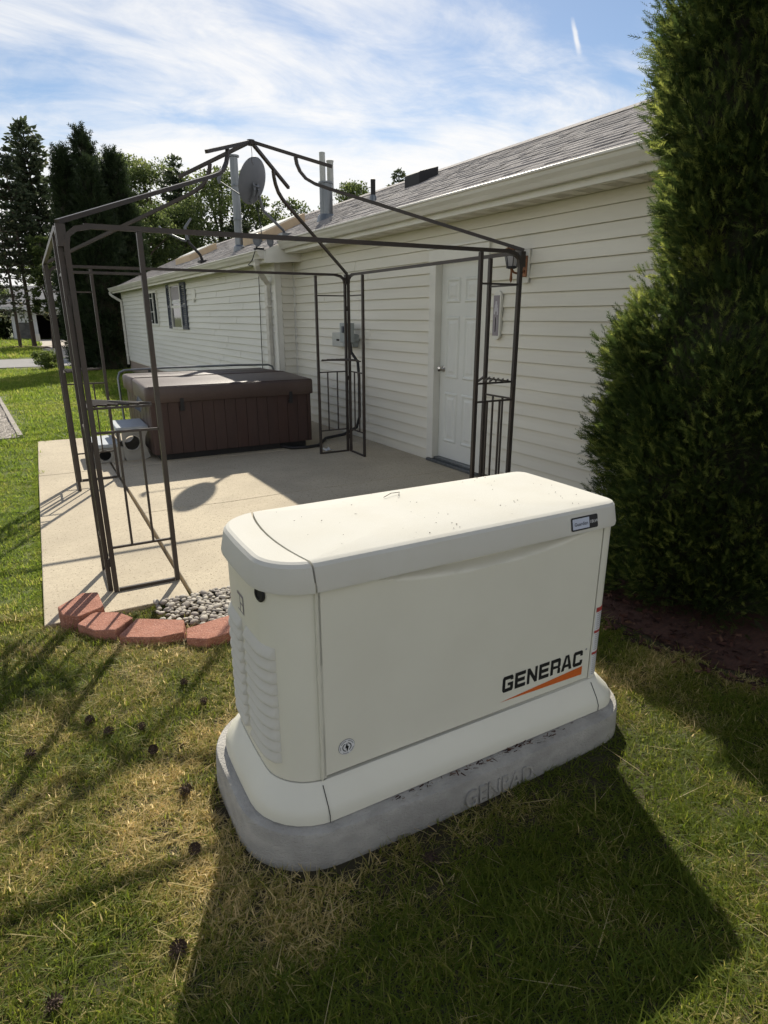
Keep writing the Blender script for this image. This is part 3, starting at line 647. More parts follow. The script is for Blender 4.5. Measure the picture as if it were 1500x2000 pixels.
def make_generator():
    gp = GG(0, 0.26, gz(1.13, 1.6))
    pad = empty('generator_pad', GG(0, 0.26, 0.06), 'grey cast concrete pad with rounded corners under the cream generator', 'concrete pad')
    def padline(e):
        return [(u, w - 0.024 * max(0.0, 1 - ((u - 0.12) / 0.62) ** 2) * (w < 0.1) * (1 if w < -0.02 else max(0, (0.1 - w) / 0.12))) for u, w in outline(-0.750 + e, 0.728 - e, -0.094 + e, 0.62 - e, 0.25 - e, 0.19 - e, nc=12)]
    o1 = padline(0.006)
    o2 = padline(0.0)
    o3 = padline(0.024)
    b = B().loft([[GG(u, w, z) for u, w in o] for o, z in ((o2, -0.01), (o2, 0.03), (o1, 0.158), (padline(0.0105), 0.168), (o3, 0.1725))])
    b.make('slab_body', MT['pad'], pad, smooth=True)
    # recessed-look cast lettering on the front of the pad
    me = text_mesh('GENPAD', 0.088, MT['pad'], ext=0.005)
    t = obj('cast_lettering', me); t.parent = pad
    tilt = math.atan2(0.006, 0.128)
    t.matrix_parent_inverse = Matrix.Translation(-Vector(pad.location))
    t.matrix_basis = Matrix.Translation(GG(0.045, -0.1145, 0.100)) @ Matrix.Rotation(R(-1.615), 4, 'Z') @ Matrix.Rotation(R(90) - tilt, 4, 'X') @ Matrix.Diagonal((0.82, 1.0, 1.0, 1))
    k = 120; uu = NR.normal(0.05, 0.20, k); ww = -0.058 - np.abs(NR.normal(0, 0.014, k)); P = np.array([GG(a, b_, 0.1735) for a, b_ in zip(uu, ww)]) + np.array([0, 0, 1]) * NR.uniform(0, 0.004, (k, 1))
    Zd = NR.normal(size=(k, 3)) * np.array([1.5, 0.6, 0.12]); Zd /= np.linalg.norm(Zd, axis=1, keepdims=True); ok = ww > -0.084
    q = NR.normal(size=(k, 3)); X_ = np.cross(q, Zd); X_ /= np.linalg.norm(X_, axis=1, keepdims=True); fr_ = np.stack([X_, np.cross(Zd, X_), Zd], 2)
    sh_ = np.array([(-0.12, 0, 0), (0.12, 0, 0), (0.08, 0.03, 1), (-0.10, 0.0, 0.9)], float)
    Vv = np.einsum('nij,kj->nki', fr_, sh_) * NR.uniform(0.006, 0.020, (k, 1, 1)) + P[:, None]; Vv[..., 2] = np.maximum(Vv[..., 2], 0.1732); Vv = Vv[ok]; k = len(Vv)
    T_ = (np.array([(0, 1, 2), (0, 2, 3)])[None] + (np.arange(k) * 4)[:, None, None]).reshape(-1, 3)
    tag(obj('pad_litter', npmesh('pad_litter', Vv.reshape(-1, 3), tri=T_, m=MT['mulchchip'], attr=np.repeat(NR.random(k), 4))), 'dry brown needle litter caught along the pad rim', 'litter', kind='stuff')
    Gn = empty('generator', GG(0, 0.26, 0.173), 'cream standby generator cabinet with black and orange lettering on the lawn', 'generator')
    uL, uR, wB = -0.645, 0.600, 0.505
    # plinth, flared
    pl = B()
    rings = [(0.01, 0.06, 0.175, 0.055), (0.058, 0.058, 0.178, 0.055), (0.052, 0.052, 0.205, 0.055), (0.012, 0.012, 0.275, 0.0), (0.0, 0.0, 0.281, 0.0)]
    R0 = []
    for e, e2, z, _ in ((0.055, 0, 0.176, 0), (0.056, 0, 0.200, 0), (0.046, 0, 0.222, 0), (0.010, 0, 0.272, 0), (0.002, 0, 0.279, 0)):
        R0.append([GG(u, w, z) for u, w in outline(uL - e, uR + e * 1.3, -e, wB + e, 0.13 + e, 0.046 + e, 0.010, 0.006)])
    pl.loft(R0)
    plo = pl.make('plinth', MT['gen'], Gn, smooth=True)
    for uu in (-0.532, 0.545):   # joints of the plinth skirt
        B().tube([GG(uu, -0.0575, 0.178), GG(uu, -0.0575, 0.199), GG(uu, -0.0475, 0.222), GG(uu, -0.0118, 0.272)], 0.0012, n=6).make('skirt_joint', MT['dark'], plo)
    # dark core behind the panel gaps
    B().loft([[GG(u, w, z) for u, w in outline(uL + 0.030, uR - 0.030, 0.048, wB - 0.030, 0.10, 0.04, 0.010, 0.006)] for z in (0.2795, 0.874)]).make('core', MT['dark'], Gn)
    loop = outline(uL, uR, 0.0, wB, 0.13, 0.046, 0.010, 0.006, nc=10)
    inner = outline(uL + 0.009, uR - 0.009, 0.009, wB - 0.009, 0.121, 0.037, 0.010, 0.006, nc=10)
    seamL, seamR = -0.529, 0.537
    def skin(name, idx, z0, z1, capu=None):
        b = B(); rg = []
        prof_ = [(z0 + 0.004, 'i'), (z0, 'm'), (z0 + 0.004, 'o'), (z1, 'o'), (z1, 'i')]
        ou = [loop[i] for i in idx]; inn = [inner[i] for i in idx]
        if capu:
            ou = [(min(max(u, capu[0]), capu[1]), w) if w < 0.2 else (u, w) for u, w in ou]
            inn = [(min(max(u, capu[0]), capu[1]), w) if w < 0.2 else (u, w) for u, w in inn]
        rg = [[GG(u, w, z0) for u, w in inn], [GG(u, w, z0) for u, w in ou], [GG(u, w, z1) for u, w in ou], [GG(u, w, z1) for u, w in inn]]
        n = len(ou); V = [v for r in rg for v in r]; F = []
        for k in range(4):
            for j in range(n - 1): F.append((k * n + j, k * n + j + 1, ((k + 1) % 4) * n + j + 1, ((k + 1) % 4) * n + j))
        F += [(0, n, 2 * n, 3 * n), (n - 1, 2 * n - 1, 3 * n - 1, 4 * n - 1)]
        b.add(V, F); return b.make(name, MT['gen'], Gn, smooth=True)
    N = len(loop)
    # left end panel: everything left of the seam
    left = [i for i in range(N) if loop[i][0] < -0.35 and not (loop[i][1] < 0.0005 and loop[i][0] > -0.5)]
    st = next(i for i in left if (i - 1) % N not in left); order = [(st + k) % N for k in range(len(left))]
    left_loop = order
    # make ends land on the seams by adding explicit seam points
    def skin_pts(name, ou, z0, z1, m=MT['gen'], depth=0.009):
        n = len(ou); inn = []
        for i, (u, w) in enumerate(ou):
            a = ou[max(i - 1, 0)]; c = ou[min(i + 1, n - 1)]; d = Vector((c[0] - a[0], c[1] - a[1])).normalized(); inn.append((u - d.y * depth, w + d.x * depth))
        rg = [[GG(u, w, z0) for u, w in inn], [GG(u, w, z0) for u, w in ou], [GG(u, w, z1) for u, w in ou], [GG(u, w, z1) for u, w in inn]]
        V = [v for r in rg for v in r]; F = []
        for k in range(4):
            for j in range(n - 1): F.append((k * n + j, k * n + j + 1, ((k + 1) % 4) * n + j + 1, ((k + 1) % 4) * n + j))
        F += [(0, n, 2 * n, 3 * n), (n - 1, 2 * n - 1, 3 * n - 1, 4 * n - 1)]
        return B().add(V, F).make(name, m, Gn, smooth=True)
    ou = [(seamL, wB)] + [loop[i] for i in order if True and loop[i][1] > -1 and not (loop[i][1] > wB - 0.001 and loop[i][0] > seamL)] + [(seamL - 0.003, 0.0)]
    endL = skin_pts('end_panel', ou, 0.283, 0.905)
    right = [i for i in range(N) if loop[i][0] > seamR + 0.004]
    st = next(i for i in right if (i - 1) % N not in right); order = [(st + k) % N for k in range(len(right))]
    ou = [(seamR + 0.003, 0.0)] + [loop[i] for i in order] + [(seamR, wB)]
    endR = skin_pts('end_panel', ou, 0.283, 0.905)
    skin_pts('back_panel', [(seamR - 0.003, wB), (seamL + 0.003, wB)], 0.283, 0.905)
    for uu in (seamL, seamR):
        B().box(uu - 0.006, uu + 0.006, 0.0105, 0.020, 0.284, 0.879, fr=GG).make('gap_shadow', MT['rubber'], Gn)  # black strips added behind the seams as painted gap shade, not a real gasket
    B().box(seamL + 0.007, seamR - 0.007, 0.011, 0.020, 0.2795, 0.30, fr=GG).make('gap_shadow', MT['rubber'], Gn)  # same painted shade strip along the gap above the plinth
    # front door panel with the finger recess below the lid
    fp = B(); nu, nz = 41, 26; us = np.linspace(seamL + 0.003, seamR - 0.003, nu); zs = np.concatenate([np.linspace(0.290, 0.80, 8), np.linspace(0.815, 0.905, 18)])
    V = []
    for z in zs:
        for u in us:
            c = (u - 0.06) / 0.44; lim = 0.884 - 0.052 * max(0.0, 1 - c * c) ** 0.9 if abs(c) < 1 else 2
            d = 0.0
            if z > lim: d = min(0.034, (z - lim) * 1.9)
            V.append(GG(u, d, z))
    n = nu
    F = [(i * n + j, i * n + j + 1, (i + 1) * n + j + 1, (i + 1) * n + j) for i in range(nz - 1) for j in range(n - 1)]
    base = len(V); per = [j for j in range(nu)] + [i * n + n - 1 for i in range(1, nz)] + [(nz - 1) * n + j for j in range(n - 2, -1, -1)] + [i * n for i in range(nz - 2, 0, -1)]
    fp.add(V, F)
    k0 = len(fp.V); Vp = [fp.V[i] for i in per]; off = Vector(GG(0, 0.008, 0)) - Vector(GG(0, 0, 0))
    fp.V += [tuple(Vector(v) + off) for v in Vp]; m_ = len(per)
    fp.F += [(per[i], per[(i + 1) % m_], k0 + (i + 1) % m_, k0 + i) for i in range(m_)]
    front = fp.make('front_panel', MT['gen'], Gn, smooth=True)
    # lid
    def lid_rings(c0, c1):
        rs = []
        for e, z in ((0.004, 0.8795), (0.016, 0.880), (0.017, 0.890), (0.008, 0.935), (0.0055, 0.948), (-0.002, 0.957), (-0.011, 0.961)):
            rs.append((outline(uL - e, uR + e * 0.9 - max(0, 0.943 - 0.943), -e, wB + e, 0.13 + max(e, -0.02), 0.05 + max(e, -0.02), 0.010, 0.004), z))
        return rs
    rs = lid_rings(0, 0)
    def split(loop_, lo, hi):
        """the part of the loop between u=lo and u=hi as one open chain per side, closed across"""
        return [(min(max(u, lo), hi), w) for u, w in loop_]
    def curveseam(u, w): # the joint of the end cap bows towards the end in the middle
        return u
    def lidpart(name, lo, hi, bow0=0.0, bow1=0.0):
        rings = []
        for lp, z in rs:
            ring = []
            for u, w in lp:
                k = 1 - ((w - 0.25) / 0.27) ** 2
                l2 = lo - bow0 * k if lo > -9 else lo; h2 = hi - bow1 * k if hi < 9 else hi
                ring.append(GG(min(max(u, l2), h2), w, z))
            rings.append(ring)
        # the main lid is slightly crowned
        if hi > 9:
            for f_, dz in ((0.97, 0.0015), (0.6, 0.006), (0.25, 0.008)):
                ring = []
                for (u, w), v in zip(rs[-1][0], rings[6]):
                    k = 1 - ((w - 0.25) / 0.27) ** 2; uu = max(u, lo - bow0 * k)
                    ring.append(GG(0.02 + (uu - 0.02) * f_, 0.25 + (w - 0.25) * f_, 0.961 + dz))
                rings.append(ring)
        b = B().loft(rings, cap0=True, cap1=True)
        me = mesh(name, b.V, b.F, MT['genlid'])
        bm = bmesh.new(); bm.from_mesh(me); bmesh.ops.remove_doubles(bm, verts=bm.verts, dist=0.0002); bmesh.ops.dissolve_degenerate(bm, edges=bm.edges, dist=0.0002)
        bmesh.ops.recalc_face_normals(bm, faces=bm.faces)
        for f_ in bm.faces: f_.smooth = True
        for e_ in bm.edges:
            if len(e_.link_faces) == 2 and e_.calc_face_angle(0) > 0.36: e_.smooth = False
        bm.to_mesh(me); bm.free()
        return obj(name, me, Gn)
    lid = lidpart('lid', -0.5255, 99, 0.035)
    lidpart('lid_end_cap', -99, -0.5325, 0, 0.035)
    # end louvres: pressed hoods, each its own
    def endu(w):
        best = None
        for i in range(len(loop)):
            a, c = loop[i], loop[(i + 1) % N]
            if a[0] < -0.4 and c[0] < -0.4 and (a[1] - w) * (c[1] - w) <= 0 and abs(a[1] - c[1]) > 1e-6:
                t_ = (w - a[1]) / (c[1] - a[1]); best = a[0] + (c[0] - a[0]) * t_
        return best
    for (wa, wb) in ((0.058, 0.232), (0.268, 0.430)):
        ws = [wa, wa + 0.003, wa + 0.008] + [wa + (wb - wa) * q / 7 for q in range(1, 7)] + [wb - 0.008, wb - 0.003, wb]
        eds = [0, 0.62, 1.0] + [1.0] * 6 + [1.0, 0.62, 0]
        for i in range(10):
            zb = 0.335 + i * 0.0375; zt_ = zb + 0.036
            rows = [[], [], [], [], [], []]
            for w, ed in zip(ws, eds):
                u = endu(w) - 0.0004
                for k_, (dd, zz) in enumerate(((0.0, zt_), (0.0075, zb + 0.024), (0.013, zb + 0.013), (0.0145, zb + 0.007), (0.013, zb + 0.0035), (-0.001, zb + 0.005))):
                    rows[k_].append(GG(u - dd * ed, w, zz))
            B().loft(rows, close=False, cap0=False, cap1=False).make('louvre', MT['genlid'], endL, smooth=True)
            B().add([GG(endu(wa + 0.012) - 0.0012, wa + 0.012, zb - 0.0005), GG(endu((wa + wb) / 2) - 0.0012, (wa + wb) / 2, zb - 0.0005), GG(endu(wb - 0.012) - 0.0012, wb - 0.012, zb - 0.0005), GG(endu(wb - 0.012) - 0.0012, wb - 0.012, zb + 0.0045), GG(endu((wa + wb) / 2) - 0.0012, (wa + wb) / 2, zb + 0.0045), GG(endu(wa + 0.012) - 0.0012, wa + 0.012, zb + 0.0045)], [(0, 1, 4, 5), (1, 2, 3, 4)]).make('louvre_slot', MT['rubber'], endL)
    # lock, data plate
    lk = B()
    pf = B().lathe([(0.0, 0), (0.021, 0), (0.021, 0.004), (0.017, 0.007), (0.012, 0.007), (0.012, 0.004), (0.0, 0.004)], (0, 0, 0), 18)
    wl = 0.095; ul = endu(wl); nrm = (Vector((endu(wl + 0.01) - endu(wl - 0.01), 0.02)).normalized()); nx, ny = -nrm.y, nrm.x
    lk.add([GG(ul - 0.0005 + nx * z_ + (-ny) * x_ * -1 * 1.0, wl + ny * z_ + nx * x_ * -1, 0.862 + y_ * 1.15) for x_, y_, z_ in pf.V], pf.F)
    lk.make('lock', MT['rubber'], endL)
    dp = B(); a, c = 0.235, 0.295
    dp.add([GG(endu(a) - 0.001, a, 0.735), GG(endu(c) - 0.001, c, 0.735), GG(endu(c) - 0.001, c, 0.795), GG(endu(a) - 0.001, a, 0.795)], [(0, 1, 2, 3)])
    dpo = dp.make('data_plate', MT['thermo'], endL)
    for (wa_, wb_, za_, zb_) in ((0.24, 0.262, 0.742, 0.763), (0.268, 0.29, 0.742, 0.788), (0.24, 0.262, 0.769, 0.788)):
        B().add([GG(endu(0.265) - 0.0022, wa_, za_), GG(endu(0.265) - 0.0022, wb_, za_), GG(endu(0.265) - 0.0022, wb_, zb_), GG(endu(0.265) - 0.0022, wa_, zb_)], [(0, 1, 2, 3)]).make('plate_print', MT['gen'], dpo)
    # decals on the front panel: flat print a fraction of a millimetre proud
    cnt = [0]
    def decal(name, polys, m, parent=front, wbase=-0.0006, at=None):
        b = B()
        for p_ in polys:
            cnt[0] += 1; w = wbase - 0.00006 * (cnt[0] % 12)
            b.add([GG(u, w, z) if at is None else at(u, w, z) for u, z in p_], [tuple(range(len(p_)))])
        return b.make(name, m, parent)
    def letters(u0, u1, z0, z1):
        t = 0.27; v = 0.23
        L_ = {
            'G': [[(0, .14), (t, .2), (t, .8), (0, .86)], [(0, .86), (t, .8), (t, 1 - v), (1, 1 - v), (1, .88), (.88, 1), (.12, 1)], [(0, .14), (.12, 0), (.9, 0), (1, .1), (1, v), (t, v), (t, .2)], [(1 - t, v), (1, v), (1, .56), (1 - t, .56)], [(.48, .56 - v * .8), (1 - t, .56 - v * .8), (1 - t, .56), (.48, .56)], [(1 - t, 1 - v), (1 - t, .70), (1, .70), (1, 1 - v)]],
            'E': [[(0, 0), (t, 0), (t, 1), (0, 1)], [(t, 1 - v), (1, 1 - v), (1, 1), (t, 1)], [(t, 0), (1, 0), (1, v), (t, v)], [(t, .5 - v / 2), (.93, .5 - v / 2), (.93, .5 + v / 2), (t, .5 + v / 2)]],
            'N': [[(0, 0), (t * .9, 0), (t * .9, 1), (0, 1)], [(1 - t * .9, 0), (1, 0), (1, 1), (1 - t * .9, 1)], [(t * .9, 1), (t * .9, .62), (1 - t * .9, 0), (1 - t * .9, .38)]],
            'R': [[(0, 0), (t, 0), (t, 1), (0, 1)], [(t, 1 - v), (1, 1 - v), (1, .88), (.88, 1), (t, 1)], [(1 - t, .5), (1, .5), (1, 1 - v), (1 - t, 1 - v)], [(t, .36), (.92, .36), (1, .5), (t, .5 + v * .25)], [(1 - t, 0), (1, 0), (1, .30), (.92, .36), (1 - t, .36)]],
            'A': [[(0, 0), (t, 0), (.5 + .02, 1), (.5 - t * .62, 1)], [(1 - t, 0), (1, 0), (.5 + t * .62, 1), (.5 - .02, 1)], [(.24, .2), (.76, .2), (.68, .2 + v * .8), (.32, .2 + v * .8)]],
            'C': [[(0, .14), (t, .2), (t, .8), (0, .86)], [(0, .86), (t, .8), (t, 1 - v), (1, 1 - v), (1, .88), (.88, 1), (.12, 1)], [(0, .14), (.12, 0), (.88, 0), (1, .12), (1, v), (t, v), (t, .2)], [(1 - t, 1 - v), (1 - t, .64), (1, .64), (1, 1 - v)], [(1 - t, v), (1, v), (1, .36), (1 - t, .36)]]}
        word = 'GENERAC'; pitch = (u1 - u0) / len(word); wd = pitch * 0.86
        for i, ch in enumerate(word):
            cu = u0 + i * pitch + (pitch - wd) / 2
            e = 0.06 if ch == 'A' else 0
            decal('letter', [[(cu - e * wd + x * wd * (1 + 2 * e), z0 + y * (z1 - z0)) for x, y in poly] for poly in L_[ch]], MT['black'])
    letters(0.126, 0.503, 0.354, 0.415)
    decal('orange_wedge', [[(0.122, 0.3205), (0.502, 0.3125), (0.502, 0.3475)]], MT['orange'])
    circ = lambda cu, cz, r, n=24, a0=0, a1=360: [(cu + r * math.cos(R(a0 + (a1 - a0) * i / n)), cz + r * math.sin(R(a0 + (a1 - a0) * i / n))) for i in range(n)]
    decal('trademark_dot', [circ(0.514, 0.413, 0.0045, 10)], MT['grey'])
    def arcstrip(cu, cz, r0, r1, a0, a1, n=10):
        return [[(cu + r * math.cos(R(a)), cz + r * math.sin(R(a))) for r, a in ((r0, a0 + (a1 - a0) * i / n), (r1, a0 + (a1 - a0) * i / n), (r1, a0 + (a1 - a0) * (i + 1) / n), (r0, a0 + (a1 - a0) * (i + 1) / n))] for i in range(n)]
    eu, ez = -0.449, 0.366
    em = decal('round_emblem', [circ(eu, ez, 0.0265, 28)], MT['grey'], wbase=-0.0004)
    decal('emblem_face', [circ(eu, ez, 0.0250, 28)], MT['paper'], em, wbase=-0.0016)
    for a0, a1 in ((20, 80), (95, 150), (165, 200), (230, 285), (300, 350)): decal('emblem_text_arc', arcstrip(eu, ez, 0.0195, 0.0222, a0, a1), MT['grey'], em, wbase=-0.0027)
    for a0, a1 in ((-60, 75), (115, 255)): decal('emblem_ring', arcstrip(eu, ez, 0.0120, 0.0148, a0, a1), MT['black'], em, wbase=-0.0027)
    decal('emblem_bolt', [[(eu + 0.0, ez + 0.0155), (eu - 0.006, ez - 0.002), (eu - 0.0005, ez - 0.001), (eu + 0.002, ez + 0.003)], [(eu + 0.0, ez - 0.0165), (eu + 0.006, ez + 0.003), (eu + 0.0, ez + 0.002), (eu - 0.002, ez - 0.002)]], MT['black'], em, wbase=-0.0036)
    # badge on the lid front
    slope = (0.017 - 0.008) / (0.935 - 0.890)
    lidat = lambda u, w, z: GG(u, w - 0.0185 + (z - 0.890) * slope, z)
    rr = lambda a, b_, c, d, e: [(a + e, c), (b_ - e, c), (b_, c + e), (b_, d - e), (b_ - e, d), (a + e, d), (a, d - e), (a, c + e)]
    bd = decal('badge', [rr(0.366, 0.486, 0.8925, 0.9365, 0.004)], MT['black'], lid, at=lidat, wbase=0.0)
    decal('badge_field', [rr(0.3715, 0.4465, 0.8975, 0.9315, 0.001)], MT['silver'], bd, at=lidat, wbase=-0.0012)
    def lettering(txt, size, m, u, z, parent, w, xs=1.0):
        me = text_mesh(txt, size, m); t_ = obj('badge_lettering', me); t_.parent = parent
        t_.matrix_parent_inverse = Matrix.Identity(4)
        t_.matrix_basis = Matrix.Translation(lidat(u, w, z)) @ Matrix.Rotation(R(-1.615), 4, 'Z') @ Matrix.Rotation(R(90) - math.atan(slope), 4, 'X') @ Matrix.Diagonal((xs, 1, 1, 1))
    lettering('Guardian', 0.0165, MT['black'], 0.409, 0.9135, bd, -0.0026)
    lettering('18kW', 0.0150, MT['paper'], 0.4660, 0.9145, bd, -0.0026)
    # warning label strip wrapping the right corner
    def ru(t_):   # a point along the right corner: t from 0 (seam) to 1
        arcs = [(seamR + 0.008, 0.0)] + [loop[i] for i in order if loop[i][1] < 0.047 and loop[i][0] < uR + 0.02]
        Ls = [0]
        for i in range(1, len(arcs)): Ls.append(Ls[-1] + math.dist(arcs[i], arcs[i - 1]))
        s_ = min(t_, 0.999) * min(Ls[-1], 0.085)
        for i in range(1, len(arcs)):
            if Ls[i] >= s_:
                f_ = (s_ - Ls[i - 1]) / (Ls[i] - Ls[i - 1]); a_, c_ = arcs[i - 1], arcs[i]
                d_ = Vector((c_[0] - a_[0], c_[1] - a_[1])).normalized()
                return (a_[0] + (c_[0] - a_[0]) * f_, a_[1] + (c_[1] - a_[1]) * f_, d_.y, -d_.x)
        return (*arcs[-1], 1, 0)
    def wrap(name, t0, t1, z0, z1, m, parent, lift):
        b = B(); rings = [[], []]
        for i in range(7):
            u, w, nx_, ny_ = ru(t0 + (t1 - t0) * i / 6)
            for k, z in enumerate((z0, z1)): rings[k].append(GG(u + nx_ * lift, w + ny_ * lift, z))
        b.loft(rings, close=False, cap0=False, cap1=False); return b.make(name, m, parent)
    wl_ = wrap('warning_label', 0.0, 1.0, 0.292, 0.570, MT['paper'], endR, 0.0006)
    for za, zb in ((0.552, 0.570), (0.468, 0.478), (0.380, 0.390)): wrap('red_band', 0.0, 1.0, za, zb, MT['red'], wl_, 0.0014)
    z = 0.298
    while z < 0.548:
        if not (0.463 < z < 0.480 or 0.375 < z < 0.392): wrap('text_line', 0.08, 0.9, z, z + 0.0026, MT['grey'], wl_, 0.0014)
        z += 0.0085
    # specks of dirt and a bent pine needle pair on the lid
    k = 60; P = np.array([GG(a, b_, 0.9635 + 0.006 * (1 - ((b_ - 0.25) / 0.26) ** 2)) for a, b_ in zip(NR.uniform(-0.5, 0.53, k), NR.uniform(0.02, 0.48, k))])
    oc = np.array([(1, 0, 0), (0, 1, 0), (-1, 0, 0), (0, -1, 0), (0, 0, 0.7)], float); Vv = oc[None] * NR.uniform(0.0008, 0.0026, (k, 1, 1)) * NR.uniform(0.6, 1.6, (k, 5, 1)) + P[:, None]
    tag(obj('dirt_specks', npmesh('dirt_specks', Vv.reshape(-1, 3), tri=(np.array([(0, 1, 4), (1, 2, 4), (2, 3, 4), (3, 0, 4)])[None] + (np.arange(k) * 5)[:, None, None]).reshape(-1, 3), m=MT['bark']), lid), kind='stuff')
    B().tube([GG(-0.10, 0.40, 0.972), GG(-0.06, 0.42, 0.976), GG(-0.02, 0.43, 0.972)], 0.0012, n=5).tube([GG(-0.02, 0.43, 0.972), GG(-0.05, 0.385, 0.975)], 0.001, n=5).make('stuck_needle', MT['bark'], lid)
make_generator()

# ------------------------------------------------------------------ hot tub and steps
TF = frame(1.27, 7.14, GR)
def make_tub():
    T = empty('hot_tub', TF(0.95, 0.95, 0), 'brown wood-look hot tub with a folding grey-brown cover on the patio', 'hot tub')
    Wd = 1.90
    B().box(0.07, Wd - 0.07, 0.07, Wd - 0.07, 0.0, 0.075, fr=TF).make('base', MT['rubber'], T)
    B().box(0.02, Wd - 0.02, 0.02, Wd - 0.02, 0.076, 0.70, fr=TF).make('shell', MT['dark'], T)
    n = 14
    for side in range(4):
        for i in range(n):
            a = 0.06 + (Wd - 0.12) * i / n; b_ = 0.06 + (Wd - 0.12) * (i + 1) / n - 0.004
            k = 0.0 if i % 2 else 0.002
            pq = {0: (a, b_, -k, 0.019), 1: (a, b_, Wd - 0.019, Wd + k), 2: (-k, 0.019, a, b_), 3: (Wd - 0.019, Wd + k, a, b_)}[side]
            B().box(pq[0], pq[1], pq[2], pq[3], 0.08, 0.70, fr=TF).make('skirt_plank', MT['tubskirt'], T)
    for (a, b_) in ((0, 0), (Wd, 0), (0, Wd), (Wd, Wd)):
        sa, sb = (1 if a == 0 else -1), (1 if b_ == 0 else -1)
        poly = [(a + sa * 0.058, b_), (a + sa * 0.02, b_ + sb * 0.006), (a + sa * 0.006, b_ + sb * 0.02), (a, b_ + sb * 0.058), (a + sa * 0.02, b_ + sb * 0.058), (a + sa * 0.058, b_ + sb * 0.02)]
        B().prism(poly, 'z', 0.08, 0.70, fr=TF).make('corner_post', MT['tubskirt'], T)
    for j in range(2):
        y0, y1 = (-0.035, Wd / 2 - 0.004) if j == 0 else (Wd / 2 + 0.004, Wd + 0.035)
        rings = []
        def rr(e, z, y0=y0, y1=y1):
            pts = []
            x0, x1 = -0.035, Wd + 0.035
            r_ = 0.09
            for (cx, cy, t0, rr_) in ((x0 + r_, y0 + (r_ if j == 0 else 0.02), 180, r_ if j == 0 else 0.02), (x1 - r_, y0 + (r_ if j == 0 else 0.02), 270, r_ if j == 0 else 0.02), (x1 - r_, y1 - (r_ if j == 1 else 0.02), 0, r_ if j == 1 else 0.02), (x0 + r_, y1 - (r_ if j == 1 else 0.02), 90, r_ if j == 1 else 0.02)):
                for i in range(6):
                    t = R(t0 + 18 * i); pts.append(((cx + (r_ - e) * math.cos(t)), cy + (rr_ - min(e, rr_ * 0.9)) * math.sin(t)))
            def zz(y): return z + (0.022 * (1 - abs(y - Wd / 2) / (Wd / 2)) if z > 0.75 else 0)
            return [TF(x, y, zz(y)) for x, y in pts]
        c = B().loft([rr(0.004, 0.66), rr(0.0, 0.665), rr(0.0, 0.812), rr(0.012, 0.828), rr(0.03, 0.832)]).make('cover_half', MT['tubcover'], T, smooth=True)
        for k in range(3):
            yy = y0 + 0.02 + (y1 - y0 - 0.04) * k / 2
            if k != 1: B().tube([TF(0.0, yy, 0.834 + 0.022 * (1 - abs(yy - Wd / 2) / (Wd / 2))), TF(Wd, yy, 0.834 + 0.022 * (1 - abs(yy - Wd / 2) / (Wd / 2)))], 0.004, n=6).make('piping', MT['tubcover'], c)
        for xx in (0.32, 1.60):
            if j == 0:
                B().box(xx, xx + 0.04, y0 - 0.006, y0 - 0.001, 0.60, 0.70, fr=TF).box(xx - 0.004, xx + 0.044, y0 + 0.005, y0 + 0.033, 0.56, 0.605, fr=TF).make('cover_strap', MT['rubber'], c, bevel=0.004)
    # torn flap at the left corner
    B().add([TF(-0.04, 0.55, 0.69), TF(-0.10, 0.42, 0.56), TF(-0.055, 0.30, 0.53), TF(-0.04, 0.22, 0.67), TF(-0.06, 0.42, 0.60)], [(0, 1, 4), (1, 2, 4), (2, 3, 4), (3, 0, 4)]).make('loose_flap', MT['shutter'], T)
    B().tube([TF(-0.10, 1.62, 0.18), TF(-0.11, 1.64, 0.55), TF(-0.11, 1.66, 0.80), TF(-0.085, 1.67, 0.868), TF(-0.02, 1.68, 0.895), TF(0.5, 1.70, 0.905), TF(1.45, 1.70, 0.905), TF(1.93, 1.68, 0.895), TF(1.99, 1.67, 0.868), TF(2.01, 1.66, 0.80), TF(2.01, 1.62, 0.3)], 0.014, n=10).make('cover_lifter', MT['galv'], T, smooth=True)
make_tub()
SF = frame(0.70, 7.42, GR)
